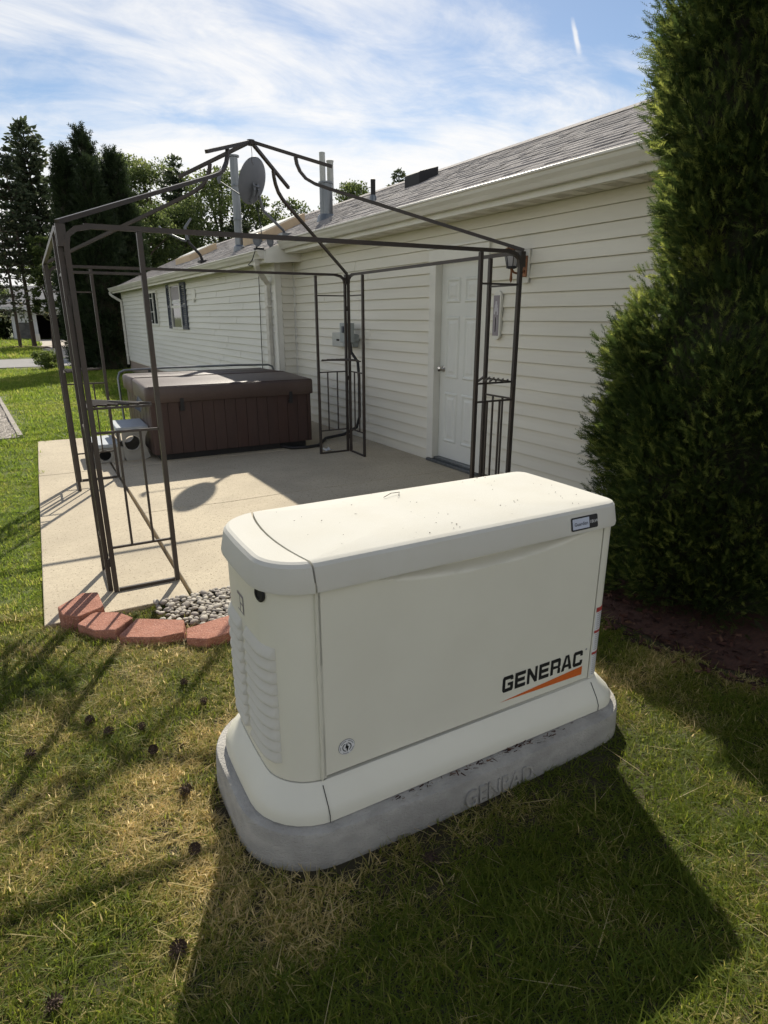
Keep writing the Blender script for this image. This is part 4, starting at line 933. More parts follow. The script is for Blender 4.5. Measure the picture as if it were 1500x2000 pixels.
def make_steps():
    T = empty('tub_steps', SF(0.3, 0.3, 0), 'grey plastic two-tread hot tub steps with round holes in the sides', 'steps')
    def side(bq, name):
        # two plates with a round opening each, foot arches cut below
        def plate(poly, c, r, n=32):
            b = B()
            per = []
            m_ = len(poly)
            # sample the polygon at the angles of the circle
            for i in range(n):
                t = 2 * math.pi * i / n; d = (math.cos(t), math.sin(t)); best = 9
                for k in range(m_):
                    p0, p1 = poly[k], poly[(k + 1) % m_]; ex, ey = p1[0] - p0[0], p1[1] - p0[1]
                    det = d[0] * -ey + ex * d[1]
                    if abs(det) < 1e-9: continue
                    qx, qy = p0[0] - c[0], p0[1] - c[1]
                    tt = (qx * -ey + ex * qy) / det; ss = (d[0] * qy - d[1] * qx) / det
                    if tt > 0 and -1e-6 <= ss <= 1 + 1e-6: best = min(best, tt)
                per.append((c[0] + d[0] * best, c[1] + d[1] * best))
            ci = [(c[0] + r * math.cos(2 * math.pi * i / n), c[1] + r * math.sin(2 * math.pi * i / n)) for i in range(n)]
            ci2 = [(c[0] + (r + 0.014) * math.cos(2 * math.pi * i / n), c[1] + (r + 0.014) * math.sin(2 * math.pi * i / n)) for i in range(n)]
            rings = [[SF(x, bq + 0.03, z) for x, z in per], [SF(x, bq, z) for x, z in per], [SF(x, bq, z) for x, z in ci2], [SF(x, bq - 0.012, z) for x, z in ci2], [SF(x, bq - 0.012, z) for x, z in ci], [SF(x, bq + 0.03, z) for x, z in ci], [SF(x, bq + 0.03, z) for x, z in per]]
            b.loft(rings, cap0=False, cap1=False); return b.make(name, MT['step'], T)
        plate([(0.285, 0.0), (0.57, 0.0), (0.545, 0.09), (0.52, 0.18), (0.535, 0.27), (0.57, 0.335), (0.285, 0.335)], (0.385, 0.20), 0.082)
        plate([(-0.01, 0.0), (0.283, 0.0), (0.283, 0.165), (-0.01, 0.165)], (0.09, 0.085), 0.062)
    side(0.0, 'side_plate'); side(0.52, 'side_plate')
    B().box(0.23, 0.575, -0.025, 0.575, 0.336, 0.385, fr=SF).make('tread', MT['steptop'], T, bevel=0.012)
    B().box(-0.04, 0.255, -0.025, 0.575, 0.166, 0.212, fr=SF).make('tread', MT['steptop'], T, bevel=0.012)
    B().box(0.262, 0.274, 0.03, 0.52, 0.214, 0.334, fr=SF).make('riser', MT['step'], T)
    B().box(0.03, 0.24, 0.1, 0.44, 0.002, 0.16, fr=SF).make('inner_tray', MT['dark'], T)
make_steps()

# ------------------------------------------------------------------ things fixed to the house
def make_fixtures():
    # wall lantern
    L_ = empty('wall_lantern', (WX - 0.14, 4.26, 1.86), 'copper wall lantern with frosted panes beside the door', 'wall lamp')
    y, x = 4.30, WX - 0.15
    B().box(WX - 0.036, WX - 0.014, y - 0.085, y - 0.005, 1.83, 2.10).make('mounting_block', MT['trim'], L_, bevel=0.006)
    B().box(WX - 0.05, WX - 0.037, y - 0.075, y - 0.02, 1.88, 2.05).make('backplate', MT['copper'], L_, bevel=0.006)
    B().tube([(WX - 0.05, y - 0.045, 1.93), (WX - 0.09, y - 0.03, 1.905), (WX - 0.13, y - 0.01, 1.915), (x, y, 1.945)], 0.009, n=8).make('arm', MT['copper'], L_, smooth=True)
    B().tube([(x, y, 1.835), (x, y, 1.86), (x, y, 1.93), (x, y, 1.955)], [0.004, 0.013, 0.008, 0.014], n=10).make('finial', MT['copper'], L_, smooth=True)
    for k in range(6):
        a0, a1 = R(60 * k), R(60 * k + 60)
        r0, r1 = 0.040, 0.070
        P = lambda r, a, z: (x + r * math.cos(a), y + r * math.sin(a), z)
        B().add([P(r0, a0, 1.965), P(r0, a1, 1.965), P(r1, a1, 2.085), P(r1, a0, 2.085)], [(0, 1, 2, 3)]).make('pane', MT['lampglass'], L_)
        B().tube([P(r0 + 0.002, a0, 1.96), P(r1 + 0.002, a0, 2.088)], 0.004, n=5).make('cage_bar', MT['rubber'], L_)
    B().lathe([(0.046, 1.950), (0.046, 1.964), (0.03, 1.945)], (x, y, 0), 12).make('lower_ring', MT['rubber'], L_)
    B().lathe([(0.076, 2.087), (0.078, 2.094), (0.05, 2.112), (0.02, 2.122), (0.006, 2.135)], (x, y, 0), 12).make('cap', MT['copper'], L_, smooth=True)
    # thermometer
    T = empty('wall_thermometer', (WX - 0.02, 4.58, 1.36), 'tall round-ended outdoor thermometer on the siding right of the door', 'thermometer')
    y0, y1, z0, z1 = 4.535, 4.635, 1.345, 1.785
    ym = (y0 + y1) / 2; r = (y1 - y0) / 2
    poly = [(ym + r * math.cos(R(a)), z1 - r + r * 0.9 * math.sin(R(a))) for a in range(0, 181, 15)] + [(ym + r * math.cos(R(a)), z0 + r + r * 0.9 * math.sin(R(a))) for a in range(180, 361, 15)]
    B().prism(poly, 'x', WX - 0.045, WX - 0.016).make('back_board', MT['trim'], T, bevel=0.004)
    f = B().box(WX - 0.048, WX - 0.0455, y0 + 0.016, y1 - 0.004, z0 + 0.042, z1 - 0.045).make('face', MT['thermo'], T)
    b = B(); xx = WX - 0.0488
    b.box(xx - 0.0006, xx, ym - 0.012, ym + 0.024, 1.63, 1.66).box(xx - 0.0008, xx - 0.0001, ym - 0.02, ym + 0.03, 1.60, 1.632).box(xx - 0.0006, xx, ym - 0.004, ym + 0.018, 1.66, 1.69).box(xx - 0.0007, xx, ym - 0.024, ym - 0.006, 1.57, 1.602).box(xx - 0.0007, xx, ym + 0.016, ym + 0.034, 1.575, 1.602)
    b.make('printed_figure', MT['figure'], T)
    B().tube([(xx - 0.002, ym + 0.004, 1.42), (xx - 0.002, ym + 0.004, 1.55)], 0.0028, n=8).make('glass_tube', MT['rubber'], T)
    tk = B()
    for i in range(14): tk.box(xx - 0.0006, xx, ym - 0.014, ym - 0.004, 1.42 + i * 0.0095, 1.4225 + i * 0.0095)
    tk.make('scale_marks', MT['figure'], T)
    # electrical boxes
    e1 = empty('meter_box', (WX - 0.05, 7.75, 1.17), 'low pale grey electrical box with a small window on the siding', 'electrical box')
    B().box(WX - 0.09, WX - 0.016, 7.60, 7.92, 1.17, 1.35).make('cabinet', MT['boxpale'], e1, bevel=0.008)
    B().box(WX - 0.094, WX - 0.0895, 7.70, 7.78, 1.245, 1.27).make('window', MT['dark'], e1)
    B().box(WX - 0.10, WX - 0.016, 7.30, 7.585, 1.18, 1.34).make('side_cabinet', MT['boxgrey'], e1, bevel=0.006)
    e2 = empty('disconnect_box', (WX - 0.13, 7.34, 1.24), 'small upright blue-grey disconnect switch box mounted higher beside the low box', 'electrical box')
    B().box(WX - 0.21, WX - 0.104, 7.24, 7.45, 1.24, 1.48).make('cabinet', MT['boxgrey'], e2, bevel=0.008)
    B().box(WX - 0.226, WX - 0.2105, 7.32, 7.37, 1.36, 1.44).make('lever', MT['shutter'], e2, bevel=0.004)
    B().box(WX - 0.102, WX - 0.016, 7.28, 7.299, 1.25, 1.33).make('mount', MT['boxgrey'], e2)
    c = B().tube([(WX - 0.15, 7.28, 1.238), (WX - 0.15, 7.25, 1.12), (WX - 0.10, 7.17, 1.0), (WX - 0.09, 7.16, 0.8), (WX - 0.09, 7.16, 0.30), (WX - 0.12, 7.19, 0.16), (WX - 0.25, 7.30, 0.06), (WX - 0.5, 7.35, 0.025), (3.2, 6.98, 0.022), (3.02, 6.95, 0.022), (2.85, 7.00, 0.022), (2.78, 7.12, 0.03), (2.78, 7.20, 0.035)], 0.019, n=10).make('power_conduit', MT['rubber'], None, smooth=True)
    tag(c, 'black flexible conduit running down the siding and over the patio to the hot tub', 'conduit')
    # floodlight at the roof corner
    F = empty('floodlight', (3.42, 9.15, 2.50), 'pair of small round floodlights on the roof corner above the downspout', 'floodlight')
    B().box(3.30, 3.42, 9.08, 9.20, 2.455, 2.50).make('bracket', MT['rubber'], F, bevel=0.01)
    for dx, dy, rr in ((-0.03, -0.02, 0.082), (0.19, 0.05, 0.066)):
        q = B().lathe([(0.02, -0.05), (rr * 0.7, -0.03), (rr, 0.0), (rr, 0.06), (rr * 0.86, 0.062), (rr * 0.8, 0.045), (0.0, 0.045)], (0, 0, 0), 18)
        hb = B(); hb.add([(3.36 + dx + x_ * 0.8 - z_ * 0.35, 9.12 + dy - z_ * 0.9, 2.60 + y_ - z_ * 0.25) for x_, y_, z_ in q.V], q.F); hd = hb.make('lamp_head', MT['dish'], F, smooth=True)
        B().tube([(3.36 + dx, 9.14 + dy, 2.495), (3.36 + dx, 9.14 + dy, 2.56)], 0.01, n=8).make('stem', MT['rubber'], F)
    # satellite dish
    D = empty('satellite_dish', (4.02, 9.75, 2.76), 'oval grey satellite dish on a bent mast at the roof edge', 'satellite dish')
    c = Vector((3.42, 9.30, 3.375)); mast0 = Vector((4.05, 9.80, 2.775)); mid = Vector((3.55, 9.42, 3.08))
    B().tube([mast0, mast0 + Vector((-0.06, -0.05, 0.06)), mid + Vector((0.02, 0.01, -0.05)), mid, c + Vector((0.05, 0.06, -0.08))], 0.021, n=10).make('mast', MT['dish'], D, smooth=True)
    B().box(mast0.x - 0.08, mast0.x + 0.08, mast0.y - 0.08, mast0.y + 0.08, mast0.z - 0.02, mast0.z + 0.018).make('foot_plate', MT['galv'], D)
    ax = Vector((-0.92, -0.10, 0.38)).normalized()    # boresight
    ax = Vector((-0.50, 0.80, 0.33)).normalized()
    rgt = ax.cross(Vector((0, 0, 1))).normalized(); up = rgt.cross(ax).normalized()
    V = []; n = 40; rings = 7
    for i in range(rings + 1):
        f = i / rings
        for j in range(n):
            t = 2 * math.pi * j / n
            V.append(c + rgt * 0.285 * f * math.cos(t) + up * 0.31 * f * math.sin(t) + ax * (0.055 * f * f))
    b = B(); k = len(V); V2 = [v - ax * 0.006 for v in V]
    b.add([*V, *V2], [(i * n + j, i * n + (j + 1) % n, (i + 1) * n + (j + 1) % n, (i + 1) * n + j) for i in range(rings) for j in range(n)] + [(k + i * n + j, k + (i + 1) * n + j, k + (i + 1) * n + (j + 1) % n, k + i * n + (j + 1) % n) for i in range(rings) for j in range(n)] + [(rings * n + j, rings * n + (j + 1) % n, k + rings * n + (j + 1) % n, k + rings * n + j) for j in range(n)])
    b.make('reflector', MT['dish'], D, smooth=True)
    bb = B()
    for sx in (-0.05, 0.05):
        bb.tube([c + rgt * sx - up * 0.02 - ax * 0.01, c + rgt * sx * 0.9 - up * 0.10 - ax * 0.06, c + rgt * sx * 0.7 - up * 0.17 - ax * 0.05], 0.014, sq=True)
    bb.tube([c - up * 0.05 - ax * 0.05 - rgt * 0.07, c - up * 0.05 - ax * 0.05 + rgt * 0.07], 0.012, n=8)
    bb.make('rear_bracket', MT['dish'], D)
    tip = c + ax * 0.40 - up * 0.27 + Vector((-0.14, -0.0, 0.16)); low = c - up * 0.27 - ax * 0.0
    B().tube([low, tip], 0.010, n=8).make('feed_arm', MT['dish'], D); B().tube([c - up * 0.12 - ax * 0.03, low], 0.012, n=8).make('arm_bracket', MT['dish'], D)
    B().tube([tip + Vector((0, 0, -0.03)), tip + Vector((-0.01, 0.0, 0.02)), tip + Vector((0.02, -0.02, 0.09))], [0.022, 0.03, 0.02], n=10).make('feed_horn', MT['dish'], D, smooth=True)
    cb = B().tube([(3.42, 9.28, 3.05), (3.43, 9.2, 2.8), (3.40, 9.1, 2.58), (3.30, 9.07, 2.50), (3.27, 9.2, 2.33), (3.35, 9.6, 2.30), (3.63, 9.95, 2.28), (3.638, 9.98, 2.0), (3.636, 10.02, 1.2), (3.636, 10.06, 0.25)], 0.0065, n=6).make('antenna_cable', MT['rubber'], None, smooth=True)
    tag(cb, 'thin black cable hanging from the roof corner down the far siding', 'cable')
    # bare antenna mount
    A = empty('antenna_mount', (3.66, 13.16, 2.60), 'empty antenna mount with bent pipes on the far roof slope', 'antenna mount')
    B().box(3.58, 3.74, 13.06, 13.26, 2.575, 2.62).make('foot', MT['rubber'], A)
    B().tube([(3.66, 13.16, 2.60), (3.62, 13.16, 2.72), (3.42, 13.16, 2.93), (3.40, 13.16, 2.99), (3.44, 13.16, 3.10)], 0.027, n=10).make('mast', MT['rubber'], A, smooth=True)
    B().tube([(3.36, 13.15, 2.96), (3.25, 13.10, 2.98), (2.92, 13.0, 3.09), (2.84, 13.0, 3.17)], 0.022, n=10).make('feed_arm', MT['galv'], A, smooth=True)
    B().tube([(3.40, 13.16, 2.98), (3.37, 13.16, 3.2), (3.50, 13.16, 3.37)], [0.035, 0.028, 0.02], n=10).make('upper_arm', MT['dish'], A, smooth=True)
make_fixtures()

# ------------------------------------------------------------------ red retaining blocks, river stones
BLOCKS = []
def make_border():
    blocks = [
        ('red retaining block at the patio corner with three post shadows across it', [(0.03, 3.40), (0.045, 3.285), (0.115, 3.225), (0.238, 3.285), (0.235, 3.49), (0.16, 3.52)], 0.115),
        ('red retaining block with dark shadowed face between the corner block and the widest block', [(0.10, 3.165), (0.165, 3.05), (0.255, 3.005), (0.352, 3.10), (0.30, 3.20), (0.185, 3.27)], 0.102),
        ('widest red retaining block with a fully sunlit top', [(0.262, 2.945), (0.29, 2.905), (0.427, 2.822), (0.536, 2.815), (0.57, 2.945), (0.366, 3.087)], 0.098),
        ('red retaining block partly hidden behind the generator', [(0.535, 2.745), (0.62, 2.685), (0.76, 2.70), (0.86, 2.76), (0.84, 2.89), (0.56, 2.85)], 0.098)]
    BLOCKS.extend(b_[1] for b_ in blocks)
    for lab, poly, zt_ in blocks:
        n = len(poly); cx = sum(p[0] for p in poly) / n; cy = sum(p[1] for p in poly) / n
        bm = bmesh.new()
        vt = [bm.verts.new((x, y, zt_)) for x, y in poly]; vb = [bm.verts.new((cx + (x - cx) * 1.03, cy + (y - cy) * 1.03, -0.04)) for x, y in poly]
        bm.faces.new(vt); bm.faces.new(vb[::-1])
        for i in range(n): bm.faces.new((vt[i], vb[i], vb[(i + 1) % n], vt[(i + 1) % n]))
        bmesh.ops.recalc_face_normals(bm, faces=bm.faces)
        bmesh.ops.bevel(bm, geom=[e for e in bm.edges], offset=0.0035, segments=1, affect='EDGES')
        bmesh.ops.triangulate(bm, faces=bm.faces); bmesh.ops.subdivide_edges(bm, edges=[e for e in bm.edges if e.calc_length() > 0.04], cuts=4, use_grid_fill=True)
        for v in bm.verts:
            d = noise.noise_vector(Vector(v.co) * 42) * 0.004 + noise.noise_vector(Vector(v.co) * 14) * 0.006
            if v.co.z > zt_ - 0.004: d *= 0.35
            v.co += d
        me = bpy.data.meshes.new('retaining_block'); bm.to_mesh(me); bm.free(); me.materials.append(MT['brickred'])
        tag(obj('retaining_block', me), lab, 'landscaping block', 'red blocks edging the stone bed')
    bed = B().prism([(0.60, 3.08), (0.86, 2.92), (0.98, 2.86), (2.6, 2.8), (2.7, 3.33), (0.56, 3.425)], 'z', -0.12, 0.006).make('stone_bed', MT['soil'], None)
    tag(bed, kind='structure')
    protos = []
    for k in range(7):
        bm = bmesh.new(); bmesh.ops.create_icosphere(bm, subdivisions=2, radius=1.0)
        for v in bm.verts:
            d = 1 + 0.22 * noise.noise(Vector(v.co) * 1.1 + Vector((k * 7.1, 0, 0))); v.co = Vector((v.co.x * 1.25 * d, v.co.y * 0.95 * d, v.co.z * 0.62 * d))
        for f in bm.faces: f.smooth = True
        me = bpy.data.meshes.new('river_stone'); bm.to_mesh(me); bm.free(); me.materials.append(MT['stonew'] if k % 3 else MT['stone']); protos.append(me)
    placed = []; tries = 0
    inv = Matrix.Translation(-Vector(bed.location))
    while len(placed) < 298 and tries < 16000:
        tries += 1
        x = rnd.uniform(0.5, 1.08); y = rnd.uniform(2.83, 3.42)
        if y < 2.86 + max(0, (0.85 - x)) * 0.75: continue
        if x < 0.72 and rnd.random() < 0.72: continue
        r = rnd.choice((rnd.uniform(0.010, 0.016), rnd.uniform(0.012, 0.024)))
        if any((x - a) ** 2 + (y - b_) ** 2 < (0.80 * (r + c)) ** 2 for a, b_, c in placed): continue
        if y + r > 3.425: continue
        placed.append((x, y, r))
        o = bpy.data.objects.new('river_stone', rnd.choice(protos)); COL.objects.link(o); o.parent = bed
        o.location = (x, y, 0.008 + r * 0.30 + rnd.uniform(0, 0.008)); o.rotation_euler = (rnd.uniform(-.35, .35), rnd.uniform(-.35, .35), rnd.uniform(0, 6.3)); o.scale = (r, r, r)
make_border()
def make_left_gravel():
    # pea-gravel strip with timber-like stone edging, left of the lawn
    z = lambda x, y: gz(x, y)
    A = [(-3.2, 9.0), (0.02, 9.72), (-0.24, 15.6), (-3.2, 15.6)]
    b = sheet('gravel_strip', [(-3.2, 9.35), (-0.02, 9.70), (-0.30, 16.0), (-3.2, 16.0)], 0.015, MT['peagravel'], res=0.5)
    pts = []
    n = 5200
    X = NR.uniform(-1.6, 0.0, n); Y = NR.uniform(9.4, 16.0, n); k = (X < -0.03 - (Y - 9.7) * 0.044) & (Y > 9.40 + (X + 3.2) * 0.11)
    X, Y = X[k], Y[k]; m_ = len(X); r = NR.uniform(0.012, 0.026, m_)
    oct_ = np.array([(1, 0, 0), (0, 1, 0), (-1, 0, 0), (0, -1, 0), (0, 0, 0.8)], float); T = np.array([(0, 1, 4), (1, 2, 4), (2, 3, 4), (3, 0, 4)])
    a = NR.uniform(0, 6.28, m_); ca, sa = np.cos(a), np.sin(a)
    P = oct_[None] * r[:, None, None] * NR.uniform(0.7, 1.3, (m_, 5, 3)); Q = P.copy(); Q[..., 0] = P[..., 0] * ca[:, None] - P[..., 1] * sa[:, None]; Q[..., 1] = P[..., 0] * sa[:, None] + P[..., 1] * ca[:, None]
    Q += np.stack([X, Y, ground_z(X, Y) + 0.016], -1)[:, None]
    tr = (T[None] + (np.arange(m_) * 5)[:, None, None]).reshape(-1, 3)
    o = obj('pea_gravel', npmesh('pea_gravel', Q.reshape(-1, 3), tri=tr, m=MT['stone'])); tag(o, kind='stuff')
    E_ = empty('gravel_edging', (-0.1, 12.5, gz(0, 12.5)), 'low weathered edging boards round the gravel strip at the left', 'edging')
    for i in range(5):
        y0, y1 = 9.72 + i * 1.24, 9.72 + (i + 1) * 1.24 - 0.01
        x0, x1 = 0.03 - (y0 - 9.7) * 0.046, 0.03 - (y1 - 9.7) * 0.046
        B().add([(x0 - 0.05, y0, z(x0, y0) - 0.05), (x0 + 0.01, y0, z(x0, y0) - 0.05), (x1 + 0.01, y1, z(x1, y1) - 0.05), (x1 - 0.05, y1, z(x1, y1) - 0.05), (x0 - 0.05, y0, z(x0, y0) + 0.045), (x0 + 0.01, y0, z(x0, y0) + 0.045), (x1 + 0.01, y1, z(x1, y1) + 0.045), (x1 - 0.05, y1, z(x1, y1) + 0.045)], [(0, 3, 2, 1), (4, 5, 6, 7), (0, 1, 5, 4), (2, 3, 7, 6), (1, 2, 6, 5), (0, 4, 7, 3)]).make('board', MT['stone'], E_)
    for i in range(2):
        xa, xb = 0.0 - i * 1.5, -1.49 - i * 1.5; ya, yb = 9.69 + xa * 0.11, 9.69 + xb * 0.11
        B().add([(xb, yb - 0.05, -0.08), (xa, ya - 0.05, -0.08), (xa, ya, -0.08), (xb, yb, -0.08), (xb, yb - 0.05, 0.015), (xa, ya - 0.05, 0.015), (xa, ya, 0.015), (xb, yb, 0.015)], [(0, 3, 2, 1), (4, 5, 6, 7), (0, 1, 5, 4), (2, 3, 7, 6), (1, 2, 6, 5), (0, 4, 7, 3)]).make('board', MT['stone'], E_)
make_left_gravel()

# ------------------------------------------------------------------ vegetation
def orient(n_, Z):
    """random frames (n,3,3) whose third axis is near the unit vectors Z"""
    a = NR.normal(size=Z.shape); X = np.cross(a, Z); X /= np.linalg.norm(X, axis=1, keepdims=True) + 1e-9
    Y = np.cross(Z, X); return np.stack([X, Y, Z], 2)
def scatter(shapeV, shapeT, pos, frames, size, rv):
    n = len(pos); k = len(shapeV)
    V = np.einsum('nij,kj->nki', frames, shapeV) * np.asarray(size).reshape(n, 1, 1) + pos[:, None]
    T = (shapeT[None] + (np.arange(n) * k)[:, None, None]).reshape(-1, 3)
    return V.reshape(-1, 3), T, np.repeat(rv, k)
# a flat fern-like spray of scale leaves lying in the XZ plane, pointing along +Z
def spray_shape(lobes=5, length=0.40, wid=0.030):
    V = [(-0.022, 0, 0), (0.022, 0, 0), (0, 0, 1.0)]; T = [(0, 1, 2)]
    for i in range(lobes):
        f = 0.10 + 0.78 * i / lobes; L_ = length * (1 - 0.55 * f)
        for s_ in (-1, 1):
            b = len(V); d = (s_ * 0.60, 0.80); nrm = (-d[1] * wid, d[0] * wid); y = 0.22 * s_ * (1 if i % 2 else -1)
            V += [(-nrm[0], 0, f - nrm[1] - 0.01), (nrm[0], 0, f + nrm[1] + 0.02), (d[0] * L_, y * L_, f + d[1] * L_)]; T.append((b, b + 1, b + 2))
    return np.array(V, float), np.array(T)
SPV, SPT = spray_shape(6)
SPV2, SPT2 = spray_shape(3, 0.5, 0.06)
def tree_root(name, loc, label, cat, group=None): return empty(name, loc, label, cat, group)
def arborvitae(name, c, H, prof, label, mtl, clumps, per, csize, ssize, shape, bumps=(), group=None, seed=1, facing=None):
    """c base centre; prof(z01)->radius; bumps: (theta, z, amount, spread)"""
    global NR
    NR = np.random.default_rng(seed)
    Rt = tree_root(name, c, label, 'tree', group); cx, cy, cz = c
    def rad(th, z):
        r = prof(z / H)
        for bt, bz, am, sp in bumps:
            d = (th - bt + math.pi) % (2 * math.pi) - math.pi
            r = r + am * math.exp(-(d * d) / 0.5 - ((z - bz) / sp) ** 2)
        return r * (1 + 0.07 * math.sin(3 * th + 2.1 * z) + 0.05 * math.sin(5 * th - 3.7 * z + 1))
    b = B(); b.tube([(cx, cy, cz - 0.05), (cx + 0.02, cy, cz + H * 0.4), (cx, cy, cz + H * 0.85)], [0.09, 0.07, 0.02], n=10); b.make('trunk', MT['bark'], Rt, smooth=True)
    # dark twiggy interior
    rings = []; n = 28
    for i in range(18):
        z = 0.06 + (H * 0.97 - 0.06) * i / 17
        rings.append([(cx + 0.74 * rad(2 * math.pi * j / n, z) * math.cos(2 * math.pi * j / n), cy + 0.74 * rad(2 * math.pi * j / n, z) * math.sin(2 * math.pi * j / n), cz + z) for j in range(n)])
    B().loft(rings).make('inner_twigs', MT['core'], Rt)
    P = []; Zd = []; rv = []
    for i in range(clumps):
        z = H * (0.01 + 0.985 * NR.random() ** 1.0); th = NR.uniform(0, 2 * math.pi)
        if facing is not None and math.cos(th - facing) < -0.25 and NR.random() < 0.85: continue
        r = rad(th, z)
        if NR.random() > min(1.0, 0.25 + r / max(prof(0.3), 0.01)): continue
        rr = r * (1.04 - 0.26 * NR.random() ** 1.3)
        o = np.array([math.cos(th), math.sin(th), 0]); up = np.array([0, 0, 1.0])
        cc = np.array([cx, cy, cz + z]) + o * (rr - csize * 0.6)
        k = per
        d = NR.normal(size=(k, 3)); d /= np.linalg.norm(d, axis=1, keepdims=True)
        d = d + o * 0.75 + up * 0.45; d /= np.linalg.norm(d, axis=1, keepdims=True)
        cl = csize * NR.uniform(0.7, 1.25)
        rad_ = cl * NR.uniform(0.35, 1.0, (k, 1))
        p = cc + d * rad_ * np.array([1, 1, 1.25])
        dd = d * 0.8 + up * 0.55 + o * 0.25 + NR.normal(size=(k, 3)) * 0.25; dd /= np.linalg.norm(dd, axis=1, keepdims=True)
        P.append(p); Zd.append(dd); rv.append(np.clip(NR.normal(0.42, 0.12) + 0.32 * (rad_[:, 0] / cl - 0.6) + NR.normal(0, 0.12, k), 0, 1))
    P = np.concatenate(P); Zd = np.concatenate(Zd); rv = np.concatenate(rv)
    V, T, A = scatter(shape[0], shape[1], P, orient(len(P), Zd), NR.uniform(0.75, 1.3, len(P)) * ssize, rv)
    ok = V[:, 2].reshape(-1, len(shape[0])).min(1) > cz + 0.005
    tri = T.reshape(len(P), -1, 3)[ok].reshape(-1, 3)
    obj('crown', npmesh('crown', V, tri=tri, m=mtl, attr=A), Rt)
    return Rt
# the big arborvitae right of the generator
PROF_Z = [0, 0.2, 0.6, 1.2, 1.42, 1.66, 1.95, 2.10, 2.35, 2.70, 3.0, 3.6, 4.2, 4.45]
PROF_R = [0.50, 0.55, 0.62, 0.62, 0.63, 0.38, 0.49, 0.44, 0.54, 0.52, 0.46, 0.36, 0.17, 0.03]
def profA(t): return float(np.interp(t * 4.45, PROF_Z, PROF_R))
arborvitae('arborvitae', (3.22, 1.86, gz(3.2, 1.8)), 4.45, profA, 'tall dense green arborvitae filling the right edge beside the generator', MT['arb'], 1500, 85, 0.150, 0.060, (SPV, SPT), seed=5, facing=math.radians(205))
for i, (x, y, H, rr, lab) in enumerate([(2.62, 25.3, 7.0, 0.62, 'dark columnar arborvitae nearest the driveway, leftmost of four behind the house'), (3.38, 25.9, 7.75, 0.80, 'tallest dark columnar arborvitae in the row behind the house'), (3.30, 24.7, 6.6, 0.85, 'stout dark arborvitae in front of the tallest one behind the house'), (4.22, 25.4, 7.1, 0.85, 'dark columnar arborvitae at the house corner, rightmost of four')]):
    arborvitae('columnar_arborvitae', (x, y, gz(x, y)), H, lambda t, rr=rr: rr * min(1.0, (1 - t) / 0.55) ** 0.62 * min(1, 0.85 + t), lab, MT['arbfar'], 760, 13, 0.30, 0.26, (SPV2, SPT2), group='dark arborvitae row behind the house', seed=20 + i)

LEAFV = np.array([(-0.35, 0, 0), (0.35, 0, 0.15), (0.12, 0.1, 0.95), (-0.30, -0.05, 0.7)], float); LEAFT = np.array([(0, 1, 2), (0, 2, 3)])
def deciduous(name, c, H, spread, label, mtl, seed, group, nclump=46, leaves=110, lsize=0.22, low=0.30):
    nclump = int(nclump * 2.1); leaves = int(leaves * 1.35); lsize *= 0.66
    global NR
    NR = np.random.default_rng(seed); q = random.Random(seed)
    Rt = tree_root(name, c, label, 'tree', group); cx, cy, cz = c
    b = B(); b.tube([(cx, cy, cz - 0.1), (cx + 0.1, cy, cz + H * 0.35), (cx, cy + 0.1, cz + H * 0.8)], [0.20, 0.14, 0.03], n=8)
    P = []; Zd = []; rv = []
    for i in range(nclump):
        t = low + (0.97 - low) * q.random(); a = q.uniform(0, 6.28)
        env = spread * math.sqrt(max(0.02, 1 - ((t - 0.55) / 0.47) ** 2)); r = env * math.sqrt(q.random()) * 0.95
        cc = np.array([cx + r * math.cos(a), cy + r * math.sin(a), cz + H * t])
        if i % 4 == 0: b.tube([(cx, cy, cz + H * t * 0.6), ((cx + cc[0]) / 2, (cy + cc[1]) / 2, cz + H * t * 0.85), tuple(cc)], [0.07, 0.045, 0.015], n=5)
        cs = q.uniform(0.45, 0.85) * spread * 0.34
        k = leaves
        d = NR.normal(size=(k, 3)); d /= np.linalg.norm(d, axis=1, keepdims=True); rad_ = cs * NR.uniform(0.3, 1.08, (k, 1)) ** 0.6
        P.append(cc + d * rad_ * np.array([1.1, 1.1, 0.8])); zz = NR.normal(size=(k, 3)) + d * 0.5; zz /= np.linalg.norm(zz, axis=1, keepdims=True); Zd.append(zz)
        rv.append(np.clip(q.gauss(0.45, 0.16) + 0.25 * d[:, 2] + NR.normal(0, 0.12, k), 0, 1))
    b.make('trunk', MT['bark'], Rt, smooth=True)
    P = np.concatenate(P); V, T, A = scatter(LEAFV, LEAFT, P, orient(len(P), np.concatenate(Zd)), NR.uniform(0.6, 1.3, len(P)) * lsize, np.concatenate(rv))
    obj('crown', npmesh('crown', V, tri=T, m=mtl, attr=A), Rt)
NEEDV = np.array([(-0.10, 0, 0), (0.10, 0, 0), (0.02, 0.04, 1), (-0.22, 0.05, 0.55), (0.24, -0.05, 0.5)], float); NEEDT = np.array([(0, 1, 2), (0, 2, 3), (1, 4, 2)])
